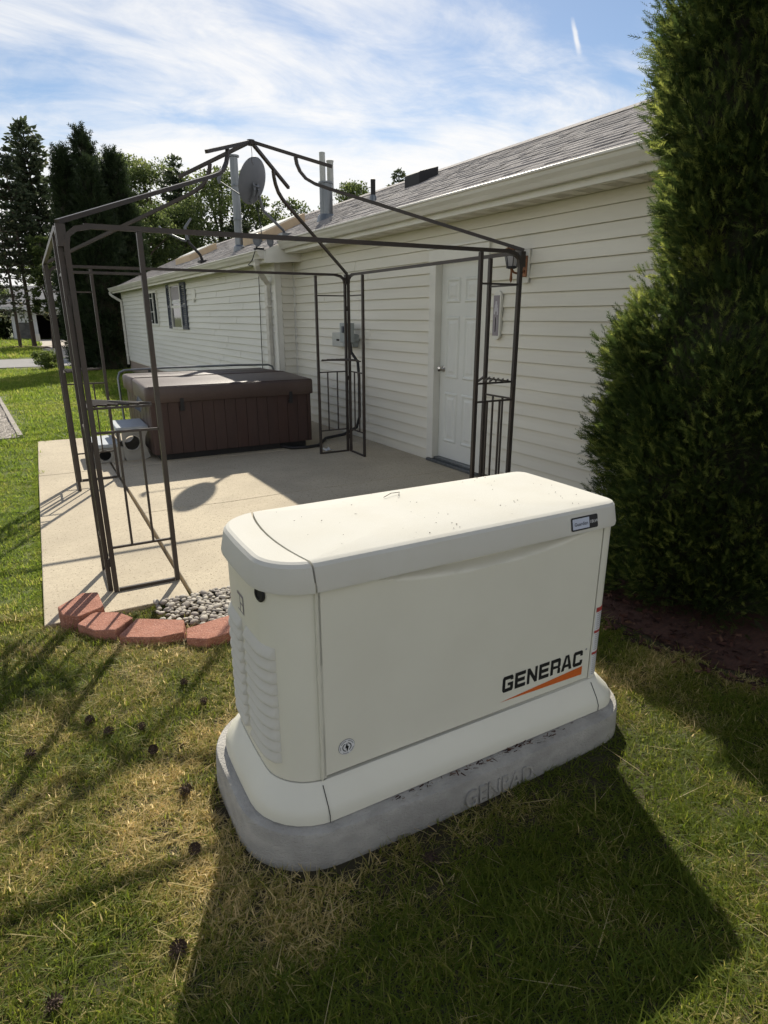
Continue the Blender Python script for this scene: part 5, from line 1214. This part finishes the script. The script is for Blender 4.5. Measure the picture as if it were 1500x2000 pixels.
def conifer(name, c, H, spread, label, mtl, seed, group, low=0.15, droop=0.15, whorls=26, twig=0.34, gap=0.0, per=7, dens=9.0, taper=1.0):
    global NR
    NR = np.random.default_rng(seed); q = random.Random(seed); twig *= 0.62; dens *= 2.4
    Rt = tree_root(name, c, label, 'tree', group); cx, cy, cz = c
    b = B(); b.tube([(cx, cy, cz - 0.1), (cx + 0.05, cy, cz + H * 0.5), (cx, cy, cz + H)], [H * 0.010 + 0.03, H * 0.006 + 0.02, 0.015], n=8)
    P = []; Zd = []; rv = []
    for w in range(whorls):
        t = low + (0.985 - low) * (w / (whorls - 1)) + q.uniform(-0.01, 0.01)
        env = spread * (1 - t) ** taper * (0.75 + 0.5 * q.random()) + 0.10
        if q.random() < gap: continue
        for i in range(per):
            a = 6.283 * (i + q.random()) / per; L_ = env * q.uniform(0.6, 1.1)
            up = 0.28 * (t - 0.35) - droop * 0.2
            p0 = np.array([cx, cy, cz + H * t]); n = max(4, int(L_ * dens))
            f = NR.uniform(0.12, 1.0, n); o = np.array([math.cos(a), math.sin(a), 0.0])
            pts = p0 + o * (f * L_)[:, None] + np.array([0, 0, 1.0]) * (up * f * L_ - droop * (f ** 2) * L_)[:, None] + NR.normal(0, 0.06 + 0.05 * L_ * 0.5, (n, 3)) * np.array([1, 1, 0.5])
            if L_ > 0.8: b.tube([tuple(p0), tuple(p0 + o * L_ * 0.5 + np.array([0, 0, up * L_ * 0.5 - droop * 0.25 * L_])), tuple(p0 + o * L_ * 0.9 + np.array([0, 0, up * L_ * 0.9 - droop * 0.81 * L_]))], [0.03, 0.02, 0.008], n=4)
            dd = o + NR.normal(0, 0.55, (n, 3)) + np.array([0, 0, 0.15]); dd /= np.linalg.norm(dd, axis=1, keepdims=True)
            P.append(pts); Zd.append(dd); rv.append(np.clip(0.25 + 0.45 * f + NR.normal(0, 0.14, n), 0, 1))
    b.make('trunk', MT['bark'], Rt, smooth=True)
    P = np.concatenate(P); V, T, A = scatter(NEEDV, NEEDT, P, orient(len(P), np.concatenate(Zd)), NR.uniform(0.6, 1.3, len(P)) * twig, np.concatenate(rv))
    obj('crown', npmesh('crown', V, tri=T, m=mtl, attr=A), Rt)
BT = 'trees beyond the house and street'
conifer('pine_tree', (3.05, 48, -0.3), 13.2, 3.0, 'tall open dark pine with bare lower trunk at the far left', MT['conif'], 31, BT, low=0.44, droop=-0.05, whorls=30, twig=0.5, per=8, dens=8, gap=0.06, taper=0.55)
conifer('pine_tree', (1.7, 46, -0.3), 10.9, 2.6, 'shorter dark pine at the left edge behind the spruce', MT['conif'], 32, BT, low=0.42, droop=0.0, whorls=27, twig=0.45, per=8, dens=8, gap=0.08, taper=0.6)
conifer('spruce_tree', (0.9, 45, -0.3), 7.6, 2.7, 'grey-green spruce with drooping layered branches in the mulch ring across the street', MT['spruce'], 33, BT, low=0.30, droop=0.22, whorls=13, twig=0.40, per=7, dens=5, taper=0.5)
deciduous('leafy_tree', (5.4, 74, -0.3), 9.5, 3.0, 'bright leafy tree behind the neighbouring house', MT['bush'], 34, BT, nclump=30, lsize=0.26)
deciduous('vine_covered_tree', (2.75, 44, -0.3), 6.5, 0.95, 'narrow dark ivy-covered trunk left of the columnar arborvitae', MT['decid'], 35, BT, nclump=20, leaves=80, lsize=0.2, low=0.34)
deciduous('leafy_tree', (8.3, 50, -0.3), 12.6, 3.0, 'sunlit leafy tree showing between the columnar arborvitae tops', MT['decid'], 36, BT, leaves=130)
deciduous('leafy_tree', (10.2, 48.5, -0.3), 12.0, 3.1, 'broad light green tree right of the columnar arborvitae', MT['decid'], 37, BT, leaves=130)
conifer('pine_tree', (11.3, 45, -0.3), 11.5, 2.8, 'dark pointed pine left of the tall flue pipe', MT['conif'], 38, BT, low=0.1, droop=0.05, whorls=30, twig=0.5, per=8, dens=9, taper=0.7)
deciduous('leafy_tree', (13.0, 42, -0.3), 10.6, 3.2, 'dark leafy tree behind the tall flue pipe', MT['decid'], 39, BT, leaves=120)
deciduous('leafy_tree', (10.0, 40, -0.3), 8.2, 3.0, 'dark green tree filling the gap above the far roof', MT['decid'], 40, BT, leaves=120, low=0.1)
deciduous('leafy_tree', (6.8, 38, -0.3), 7.6, 2.6, 'shaded leafy tree behind the far roof corner', MT['decid'], 41, BT, leaves=120, low=0.1)
conifer('pine_tree', (13.6, 40, -0.3), 8.3, 2.3, 'small dark pine below the satellite dish', MT['conif'], 46, BT, low=0.1, droop=0.05, whorls=24, twig=0.45, per=7, taper=0.7)
deciduous('leafy_tree', (15.4, 40.5, -0.3), 8.9, 2.0, 'thin airy tree right of the satellite dish', MT['decid'], 42, BT, nclump=30, leaves=80, lsize=0.2)
deciduous('leafy_tree', (17.5, 40.5, -0.3), 9.0, 1.8, 'small airy treetop between the dish and the twin flue', MT['decid'], 43, BT, nclump=26, leaves=80, lsize=0.2)
deciduous('leafy_tree', (24.6, 46, -0.3), 11.5, 3.0, 'light treetop just showing above the ridge by the vent pipe', MT['decid'], 44, BT, leaves=110)
conifer('pine_tree', (25.0, 40, -0.3), 11.3, 2.2, 'conifer tip poking over the ridge beside the box vent', MT['conif'], 45, BT, low=0.4, droop=0.0, whorls=22, twig=0.45, per=8, taper=0.7)
deciduous('dark_hedge_tree', (-0.5, 64, -0.3), 4.2, 2.6, 'dark shrubby tree in shade beside the neighbouring house', MT['decid'], 47, BT, nclump=40, lsize=0.3, low=0.05)
deciduous('roadside_bush', (1.28, 26.2, gz(1.2, 26)), 0.62, 0.55, 'small bright green bush on the lawn edge by the street', MT['bush'], 48, None, nclump=22, leaves=60, lsize=0.09, low=0.15)

# ------------------------------------------------------------------ across the street
def make_neighbour():
    Hn = empty('neighbour_house', (4.5, 63, -0.3), 'white neighbouring house with grey roof and dark open garage across the street', 'house')
    z0 = -0.32; y = 61.0
    w = B(); w.box(0.9, 1.18, y, y + 7, z0, 2.3); w.box(2.45, 2.72, y, y + 7, z0, 2.3); w.box(8.2, 8.5, y, y + 7, z0, 2.3); w.box(1.18, 2.45, y + 0.12, y + 7, z0, 2.3); w.box(2.72, 8.2, y + 0.02, y + 0.3, 1.72, 2.3); w.box(1.18, 2.45, y + 0.01, y + 0.11, 1.12, 2.3); w.make('wall', MT['nwall'], Hn)
    B().box(1.2, 2.43, y + 0.06, y + 0.118, z0, 1.1).make('stone_panel', MT['nstone'], Hn)
    B().box(2.73, 8.19, y + 6.0, y + 6.2, z0, 2.2).make('garage_back', MT['dark'], Hn); B().box(2.73, 8.19, y + 0.4, y + 6.0, 1.9, 2.0).make('garage_ceiling', MT['dark'], Hn)
    B().box(-0.2, 9.4, y - 0.62, y - 0.55, 2.02, 2.30).make('fascia', MT['nwall'], Hn)
    B().prism([(y - 0.6, 2.32), (y + 4, 4.15), (y + 8.6, 2.32)], 'x', -0.3, 9.5).make('roof', MT['nroof'], Hn)
    S_ = empty('yard_sign', (2.0, 49.0, -0.3), 'small pale yard sign on wire legs by the driveway', 'sign')
    B().box(1.72, 2.22, 49.0, 49.03, 0.0, 0.46).make('board', MT['paper'], S_)
    for xx in (1.82, 2.12): B().tube([(xx, 49.05, -0.32), (xx, 49.05, 0.1)], 0.012, n=5).make('wire_leg', MT['galv'], S_)
    r = []; n = 28
    tag(B().lathe([(1.75, 0.0), (1.55, 0.10), (0.6, 0.16), (0.1, 0.17)], (0.9, 45.0, -0.32), n).make('mulch_ring', MT['mulch'], None), kind='structure')
make_neighbour()

# ------------------------------------------------------------------ mulch bed and chips under the arborvitae
def make_mulch():
    n = 40; V = [(3.15, 1.9, gz(3.1, 1.9) + 0.02)]
    for i in range(n):
        t = 2 * math.pi * i / n; rr = 1 + 0.06 * math.sin(3 * t) + 0.04 * math.sin(7 * t + 1)
        x, y = 3.15 + 0.70 * rr * math.cos(t), 1.85 + 1.15 * rr * math.sin(t); V.append((x, y, gz(x, y) + 0.008))
    tag(obj('mulch_bed', mesh('mulch_bed', V, [(0, i + 1, (i + 1) % n + 1) for i in range(n)], MT['mulch'])), kind='structure')
    k = 2600; a = NR.uniform(0, 6.283, k); q = np.sqrt(NR.uniform(0.25, 1.25, k))
    X = 3.15 + 0.72 * q * np.cos(a); Y = 1.85 + 1.15 * q * np.sin(a); m_ = X < 3.6; X, Y = X[m_], Y[m_]; k = len(X)
    P = np.stack([X, Y, ground_z(X, Y) + 0.014 + NR.uniform(0, 0.016, k)], -1)
    CH = np.array([(-0.22, 0, 0), (0.22, 0, 0), (0.18, 0.05, 1), (-0.15, 0.0, 0.9)], float)
    Zd = NR.normal(size=(k, 3)) * np.array([1, 1, 0.25]); Zd /= np.linalg.norm(Zd, axis=1, keepdims=True)
    Vv, T, A = scatter(CH, np.array([(0, 1, 2), (0, 2, 3)]), P, orient(k, Zd), NR.uniform(0.012, 0.040, k), NR.random(k) ** 1.6)
    tag(obj('mulch_chips', npmesh('mulch_chips', Vv, tri=T, m=MT['mulchchip'], attr=A)), kind='stuff')
make_mulch()

# ------------------------------------------------------------------ pine cones, fallen leaves
def make_cones():
    bm = B()
    core = B().lathe([(0.002, 0.0), (0.010, 0.006), (0.012, 0.022), (0.006, 0.042), (0.001, 0.048)], (0, 0, 0), 8); bm.add(core.V, core.F)
    for i in range(46):
        f = i / 46; t = i * 2.39996; z = 0.004 + 0.042 * f; r = 0.010 + 0.012 * math.sin(math.pi * min(1, f * 0.9 + 0.15)); L_ = 0.016 * (1 - 0.55 * f)
        c, s_ = math.cos(t), math.sin(t); w = 0.006 * (1 - 0.4 * f)
        b0 = (0.007 * c, 0.007 * s_, z); tip = ((r + L_ * 0.5) * c, (r + L_ * 0.5) * s_, z + 0.006)
        bm.add([b0, (tip[0] - s_ * w, tip[1] + c * w, tip[2]), (tip[0] + c * 0.003, tip[1] + s_ * 0.003, tip[2] + 0.004), (tip[0] + s_ * w, tip[1] - c * w, tip[2]), (tip[0] * .9, tip[1] * .9, tip[2] - 0.004)], [(0, 1, 2), (0, 2, 3), (0, 4, 1), (0, 3, 4), (1, 4, 2), (3, 2, 4)])
    me = mesh('pine_cone', bm.V, bm.F, MT['cone'])
    spots = [(0.435, 2.397, 'open pine cone on the dry grass just below the red blocks'), (0.486, 2.227, 'pine cone nearest the left side of the concrete pad'), (0.071, 2.347, 'pine cone farthest left of the middle trio on the lawn'), (0.109, 2.209, 'dark pine cone just below the farthest-left one of the trio'), (0.216, 2.18, 'dark pine cone at the right of the trio on the lawn'), (0.24, 2.047, 'small pine cone below the trio on the lawn'), (0.30, 1.761, 'pine cone beside the front left curve of the pad'), (0.252, 1.533, 'dark pine cone near the generator shadow edge'), (-0.165, 2.236, 'pine cone at the left edge of the lawn'), (-0.148, 1.247, 'dark pine cone in the lower left corner of the lawn'), (0.143, 1.247, 'pale pine cone on the border of the generator shadow'), (0.83, 1.14, 'pine cone in the shade in front of the pad')]
    for i, (x, y, lab) in enumerate(spots):
        o = tag(obj('pine_cone', me), lab, 'pine cone', 'pine cones scattered on the lawn'); s_ = rnd.uniform(0.55, 0.8)
        o.scale = (s_, s_, s_); o.location = (x, y, gz(x, y) + 0.016); o.rotation_euler = (rnd.uniform(0.8, 1.7), rnd.uniform(-0.4, 0.4), rnd.uniform(0, 6.3))
    # small crumpled white mesh on the patio by the far gazebo leg
    b = B(); V = []
    for i in range(5):
        for j in range(4): V.append((3.12 + i * 0.028 + rnd.uniform(-.008, .008), 6.62 + j * 0.045 + rnd.uniform(-.01, .01), 0.008 + rnd.uniform(0, 0.035)))
    b.add(V, [(i * 4 + j, i * 4 + j + 1, (i + 1) * 4 + j + 1, (i + 1) * 4 + j) for i in range(4) for j in range(3) if (i + j) % 5 != 2])
    tag(b.make('white_patch', MT['paper'], None), 'crumpled white patch on the patio by the far gazebo leg', 'paper scrap')
make_cones()

# ------------------------------------------------------------------ grass
def in_poly(x, y, poly):
    c = np.zeros(len(x), bool); n = len(poly); j = n - 1
    for i in range(n):
        xi, yi = poly[i]; xj, yj = poly[j]
        k = ((yi > y) != (yj > y)) & (x < (xj - xi) * (y - yi) / (yj - yi + 1e-12) + xi); c ^= k; j = i
    return c
def make_grass():
    global NR
    NR = np.random.default_rng(77)
    def tuft(nb, dry, hmin, hmax, wid, spread, lie):
        V = []; T = []; A = []
        for i in range(nb):
            a = NR.uniform(0, 6.283); r = spread * math.sqrt(NR.random()); x, y = r * math.cos(a), r * math.sin(a)
            h = NR.uniform(hmin, hmax); d = NR.uniform(0, 6.283); ln = NR.uniform(0.15, lie) * h; w = wid * NR.uniform(0.5, 1.5); px, py = -math.sin(d) * w, math.cos(d) * w
            dr = float(np.clip(NR.normal(dry, 0.22), 0, 1)); b = len(V); hz_ = max(0.35, 1 - (ln / h) * 0.55) * h
            for f, ww in ((0, 1.0), (0.45, 0.9)):
                ox, oy = math.cos(d) * ln * f * f * 1.4, math.sin(d) * ln * f * f * 1.4
                V += [(x + ox - px * ww, y + oy - py * ww, hz_ * f * 1.15 - 0.004), (x + ox + px * ww, y + oy + py * ww, hz_ * f * 1.15 - 0.004)]; A += [dr * 0.85 + 0.10, dr * 0.85 + 0.10] if f == 0 else [dr, dr]
            V.append((x + math.cos(d) * ln * 1.3, y + math.sin(d) * ln * 1.3, hz_)); A.append(min(1, dr + 0.08))
            T += [(b, b + 1, b + 3), (b, b + 3, b + 2), (b + 2, b + 3, b + 4)]
        return np.array(V), np.array(T), np.array(A)
    def field(name, label, protos, m, X, Y, idx, sc):
        coll = bpy.data.collections.new(name + '_tufts')
        for k, p_ in enumerate(protos):
            me = npmesh('tuft', p_[0], tri=p_[1], m=m, attr=p_[2]); o = bpy.data.objects.new('tuft_%02d' % k, me); coll.objects.link(o)
        n = len(X); V = np.stack([X, Y, ground_z(X, Y)], -1)
        me = bpy.data.meshes.new(name); me.vertices.add(n); me.vertices.foreach_set('co', V.astype(np.float32).reshape(-1))
        a = me.attributes.new('idx', 'INT', 'POINT'); a.data.foreach_set('value', idx.astype(np.int32))
        a = me.attributes.new('sc', 'FLOAT', 'POINT'); a.data.foreach_set('value', sc.astype(np.float32))
        a = me.attributes.new('rot', 'FLOAT_VECTOR', 'POINT'); rot = np.zeros((n, 3), np.float32); rot[:, 2] = NR.uniform(0, 6.283, n); rot[:, :2] = NR.normal(0, 0.12, (n, 2)); a.data.foreach_set('vector', rot.reshape(-1))
        me.materials.append(m); me.update()
        o = obj(name, me); tag(o, label, 'grass', kind='stuff')
        ng = bpy.data.node_groups.new(name, 'GeometryNodeTree')
        ng.interface.new_socket('Geometry', in_out='INPUT', socket_type='NodeSocketGeometry'); ng.interface.new_socket('Geometry', in_out='OUTPUT', socket_type='NodeSocketGeometry')
        N = ng.nodes.new; L = ng.links.new
        gi, go = N('NodeGroupInput'), N('NodeGroupOutput'); ip = N('GeometryNodeInstanceOnPoints'); ci = N('GeometryNodeCollectionInfo')
        ci.inputs['Collection'].default_value = coll; ci.inputs['Separate Children'].default_value = True; ci.inputs['Reset Children'].default_value = True
        def at(nm, ty):
            q = N('GeometryNodeInputNamedAttribute'); q.data_type = ty; q.inputs['Name'].default_value = nm; return [s_ for s_ in q.outputs if s_.enabled and s_.name == 'Attribute'][0]
        L(gi.outputs[0], ip.inputs['Points']); L(ci.outputs[0], ip.inputs['Instance']); ip.inputs['Pick Instance'].default_value = True
        L(at('idx', 'INT'), ip.inputs['Instance Index']); L(at('rot', 'FLOAT_VECTOR'), ip.inputs['Rotation']); L(at('sc', 'FLOAT'), ip.inputs['Scale']); L(ip.outputs[0], go.inputs[0])
        md = o.modifiers.new('tufts', 'NODES'); md.node_group = ng
    patio = [gf(-0.36, -0.27)[:2], gf(4, -0.27)[:2], gf(4, 5.6)[:2], gf(-0.30, 5.53)[:2]]
    bed = [(0.62, 3.43), (0.66, 3.06), (0.92, 2.90), (2.6, 2.85), (2.7, 3.43)]
    padp = [GG(u, w)[:2] for u, w in outline(-0.748, 0.726, -0.112, 0.618, 0.25, 0.19)]
    def keep(X, Y):
        bl = np.zeros(len(X), bool)
        for q in BLOCKS: bl |= in_poly(X, Y, q)
        k = ~bl & ~in_poly(X, Y, patio) & ~in_poly(X, Y, bed) & ~in_poly(X, Y, padp) & (X < np.where(Y < YIN, WX, WX2) - 0.05) | (Y > YFAR + 0.3)
        k &= ~((Y > 26.8) & (Y < 34.0))
        k &= ~((X < 0.05 - (Y - 9.7) * 0.046) & (Y > 9.33 + (X + 3.2) * 0.115) & (Y < 16.1))
        e = ((X - 3.15) / 0.72) ** 2 + ((Y - 1.85) / 1.17) ** 2
        k &= ~((e < 0.95))
        k &= ~((Y > 32.3) & (X > 1.5 + (Y - 32.4) * 0.038) & (X < 4.5 + (Y - 32.4) * 0.13))
        return k
    def grid(x0, x1, y0, y1, st):
        gx_, gy_ = np.meshgrid(np.arange(x0, x1, st), np.arange(y0, y1, st)); gx_ = gx_.ravel() + NR.uniform(-.5, .5, gx_.size) * st; gy_ = gy_.ravel() + NR.uniform(-.5, .5, gy_.size) * st
        return gx_, gy_
    def keepm(X, Y, m_):
        return keep(X, Y) & keep(X + m_, Y) & keep(X - m_, Y) & keep(X, Y + m_) & keep(X, Y - m_)
    def dryness(X, Y):
        nz = lambda s_, ox: np.array([noise.noise(Vector((x * s_ + ox, y * s_, 0.3))) for x, y in zip(X, Y)])
        dry = 0.33 + 0.55 * nz(1.5, 3.1) + 0.45 * nz(5.0, 9.7) + 0.25 * nz(14.0, 2.2)
        dpad = np.sqrt(((X - 1.1) / 0.95) ** 2 + ((Y - 1.6) / 0.62) ** 2); dry += 0.45 * np.exp(-((dpad - 0.95) / 0.22) ** 2) * (1 - sstep(0.2, 0.7, X) * (Y < 1.4))
        dbr = np.minimum(np.abs(Y - (3.05 - 0.45 * (X - 0.2))), np.hypot(X - 0.1, Y - 3.1)); dry += 0.35 * np.exp(-(dbr / 0.25) ** 2) * (X < 1.2)
        return dry - 0.22 * (Y < 1.0)
    # near lawn: overlapping patches of blades
    X, Y = grid(-2.4, 3.3, -0.4, 3.7, 0.066); k = keepm(X, Y, 0.055)
    bare = np.exp(-((Y - (1.19 - 0.03 * X)) / 0.20) ** 2) * sstep(0.35, 0.75, X) * (1 - sstep(1.7, 2.0, X)); k &= NR.random(len(X)) > 0.72 * bare   # worn strip in front of the pad
    X, Y = X[k], Y[k]; dry = dryness(X, Y)
    protos = [tuft(165, lv, 0.010, 0.036, 0.0014, 0.075, 2.3) for lv in (0.05, 0.22, 0.40, 0.58, 0.78) for v in range(3)]
    lvl = np.clip((dry * 5 + NR.normal(0, 0.6, len(dry))).astype(int), 0, 4)
    field('lawn_grass', 'short patchy yellow-green grass round the generator', protos, MT['grass'], X, Y, lvl * 3 + NR.integers(0, 3, len(X)), NR.uniform(0.8, 1.2, len(X)))
    # small tufts fill the edges and stand a little taller
    n = 26000; X = NR.uniform(-1.8, 3.2, n); Y = NR.uniform(-0.2, 3.6, n); k = keep(X, Y); X, Y = X[k], Y[k]; dry = dryness(X, Y)
    protos = [tuft(8, lv, 0.014, 0.044, 0.0016, 0.016, 2.0) for lv in (0.05, 0.22, 0.40, 0.58, 0.78)]
    field('grass_tufts', 'slightly longer tufts standing out of the patchy lawn', protos, MT['grass'], X, Y, np.clip((dry * 5 + NR.normal(0, 0.8, len(dry))).astype(int), 0, 4), NR.uniform(0.7, 1.3, len(X)))
    # long stray blades and dry straw lying on top
    ns = 1300; X = NR.uniform(-2.0, 3.1, ns); Y = NR.uniform(-0.2, 3.3, ns); k = keep(X, Y); X, Y = X[k], Y[k]
    field('straw', 'long dry straws lying on the lawn', [tuft(2, 0.70, 0.035, 0.06, 0.0011, 0.01, 2.2), tuft(3, 0.15, 0.04, 0.07, 0.0018, 0.012, 1.3), tuft(1, 0.9, 0.04, 0.07, 0.0011, 0.005, 2.6)], MT['grass'], X, Y, NR.integers(0, 3, len(X)), NR.uniform(0.7, 1.2, len(X)))
    # lawn beyond, thinner with distance
    XX = []; YY = []; SS = []
    for (ya, yb, x0, x1, s_) in ((3.45, 7, -2.0, 0.5, 1.0), (7, 11, -1.6, 1.6, 1.5), (9.0, 15, -1.2, 3.9, 2.2), (15, 26.9, -2.2, 5.5, 3.2), (34, 60, -3, 6, 6.0)):
        a_, b_ = grid(x0, x1, ya, yb, 0.075 * s_); k = keepm(a_, b_, 0.05 * s_); XX.append(a_[k]); YY.append(b_[k]); SS.append(np.full(k.sum(), 1.0 * s_) * NR.uniform(0.8, 1.2, k.sum()))
    X, Y = grid(-1.6, 0.2, 3.4, 9.5, 0.03); k = keep(X, Y) & ~keepm(X, Y, 0.06); XX.append(X[k]); YY.append(Y[k]); SS.append(np.full(k.sum(), 0.35))
    bb = NR.uniform(-0.2, 5.5, 700); aa = -0.36 + 0.01 * bb + NR.uniform(-0.045, 0.012, 700); E_ = [gf(a_, b_) for a_, b_ in zip(aa, bb)]
    XX.append(np.array([e_[0] for e_ in E_])); YY.append(np.array([e_[1] for e_ in E_])); SS.append(NR.uniform(0.25, 0.45, 700))
    X, Y, sc = np.concatenate(XX), np.concatenate(YY), np.concatenate(SS)
    dry = 0.30 + 0.5 * np.array([noise.noise(Vector((x * 0.7 + 5, y * 0.7, 0))) for x, y in zip(X, Y)]) + 0.3 * np.array([noise.noise(Vector((x * 2.7 + 5, y * 2.7, 0))) for x, y in zip(X, Y)]) + 0.35 * np.exp(-((Y - 3.5) / 0.35) ** 2)
    protos = [tuft(130, lv, 0.012, 0.034, 0.0020, 0.085, 1.4) for lv in (0.08, 0.25, 0.5, 0.8) for v in range(2)]
    field('far_lawn_grass', 'greener mown lawn left of the patio and beyond', protos, MT['lawnfar'], X, Y, np.clip((dry * 4 + NR.normal(0, 0.5, len(X))).astype(int), 0, 3) * 2 + NR.integers(0, 2, len(X)), sc)
make_grass()
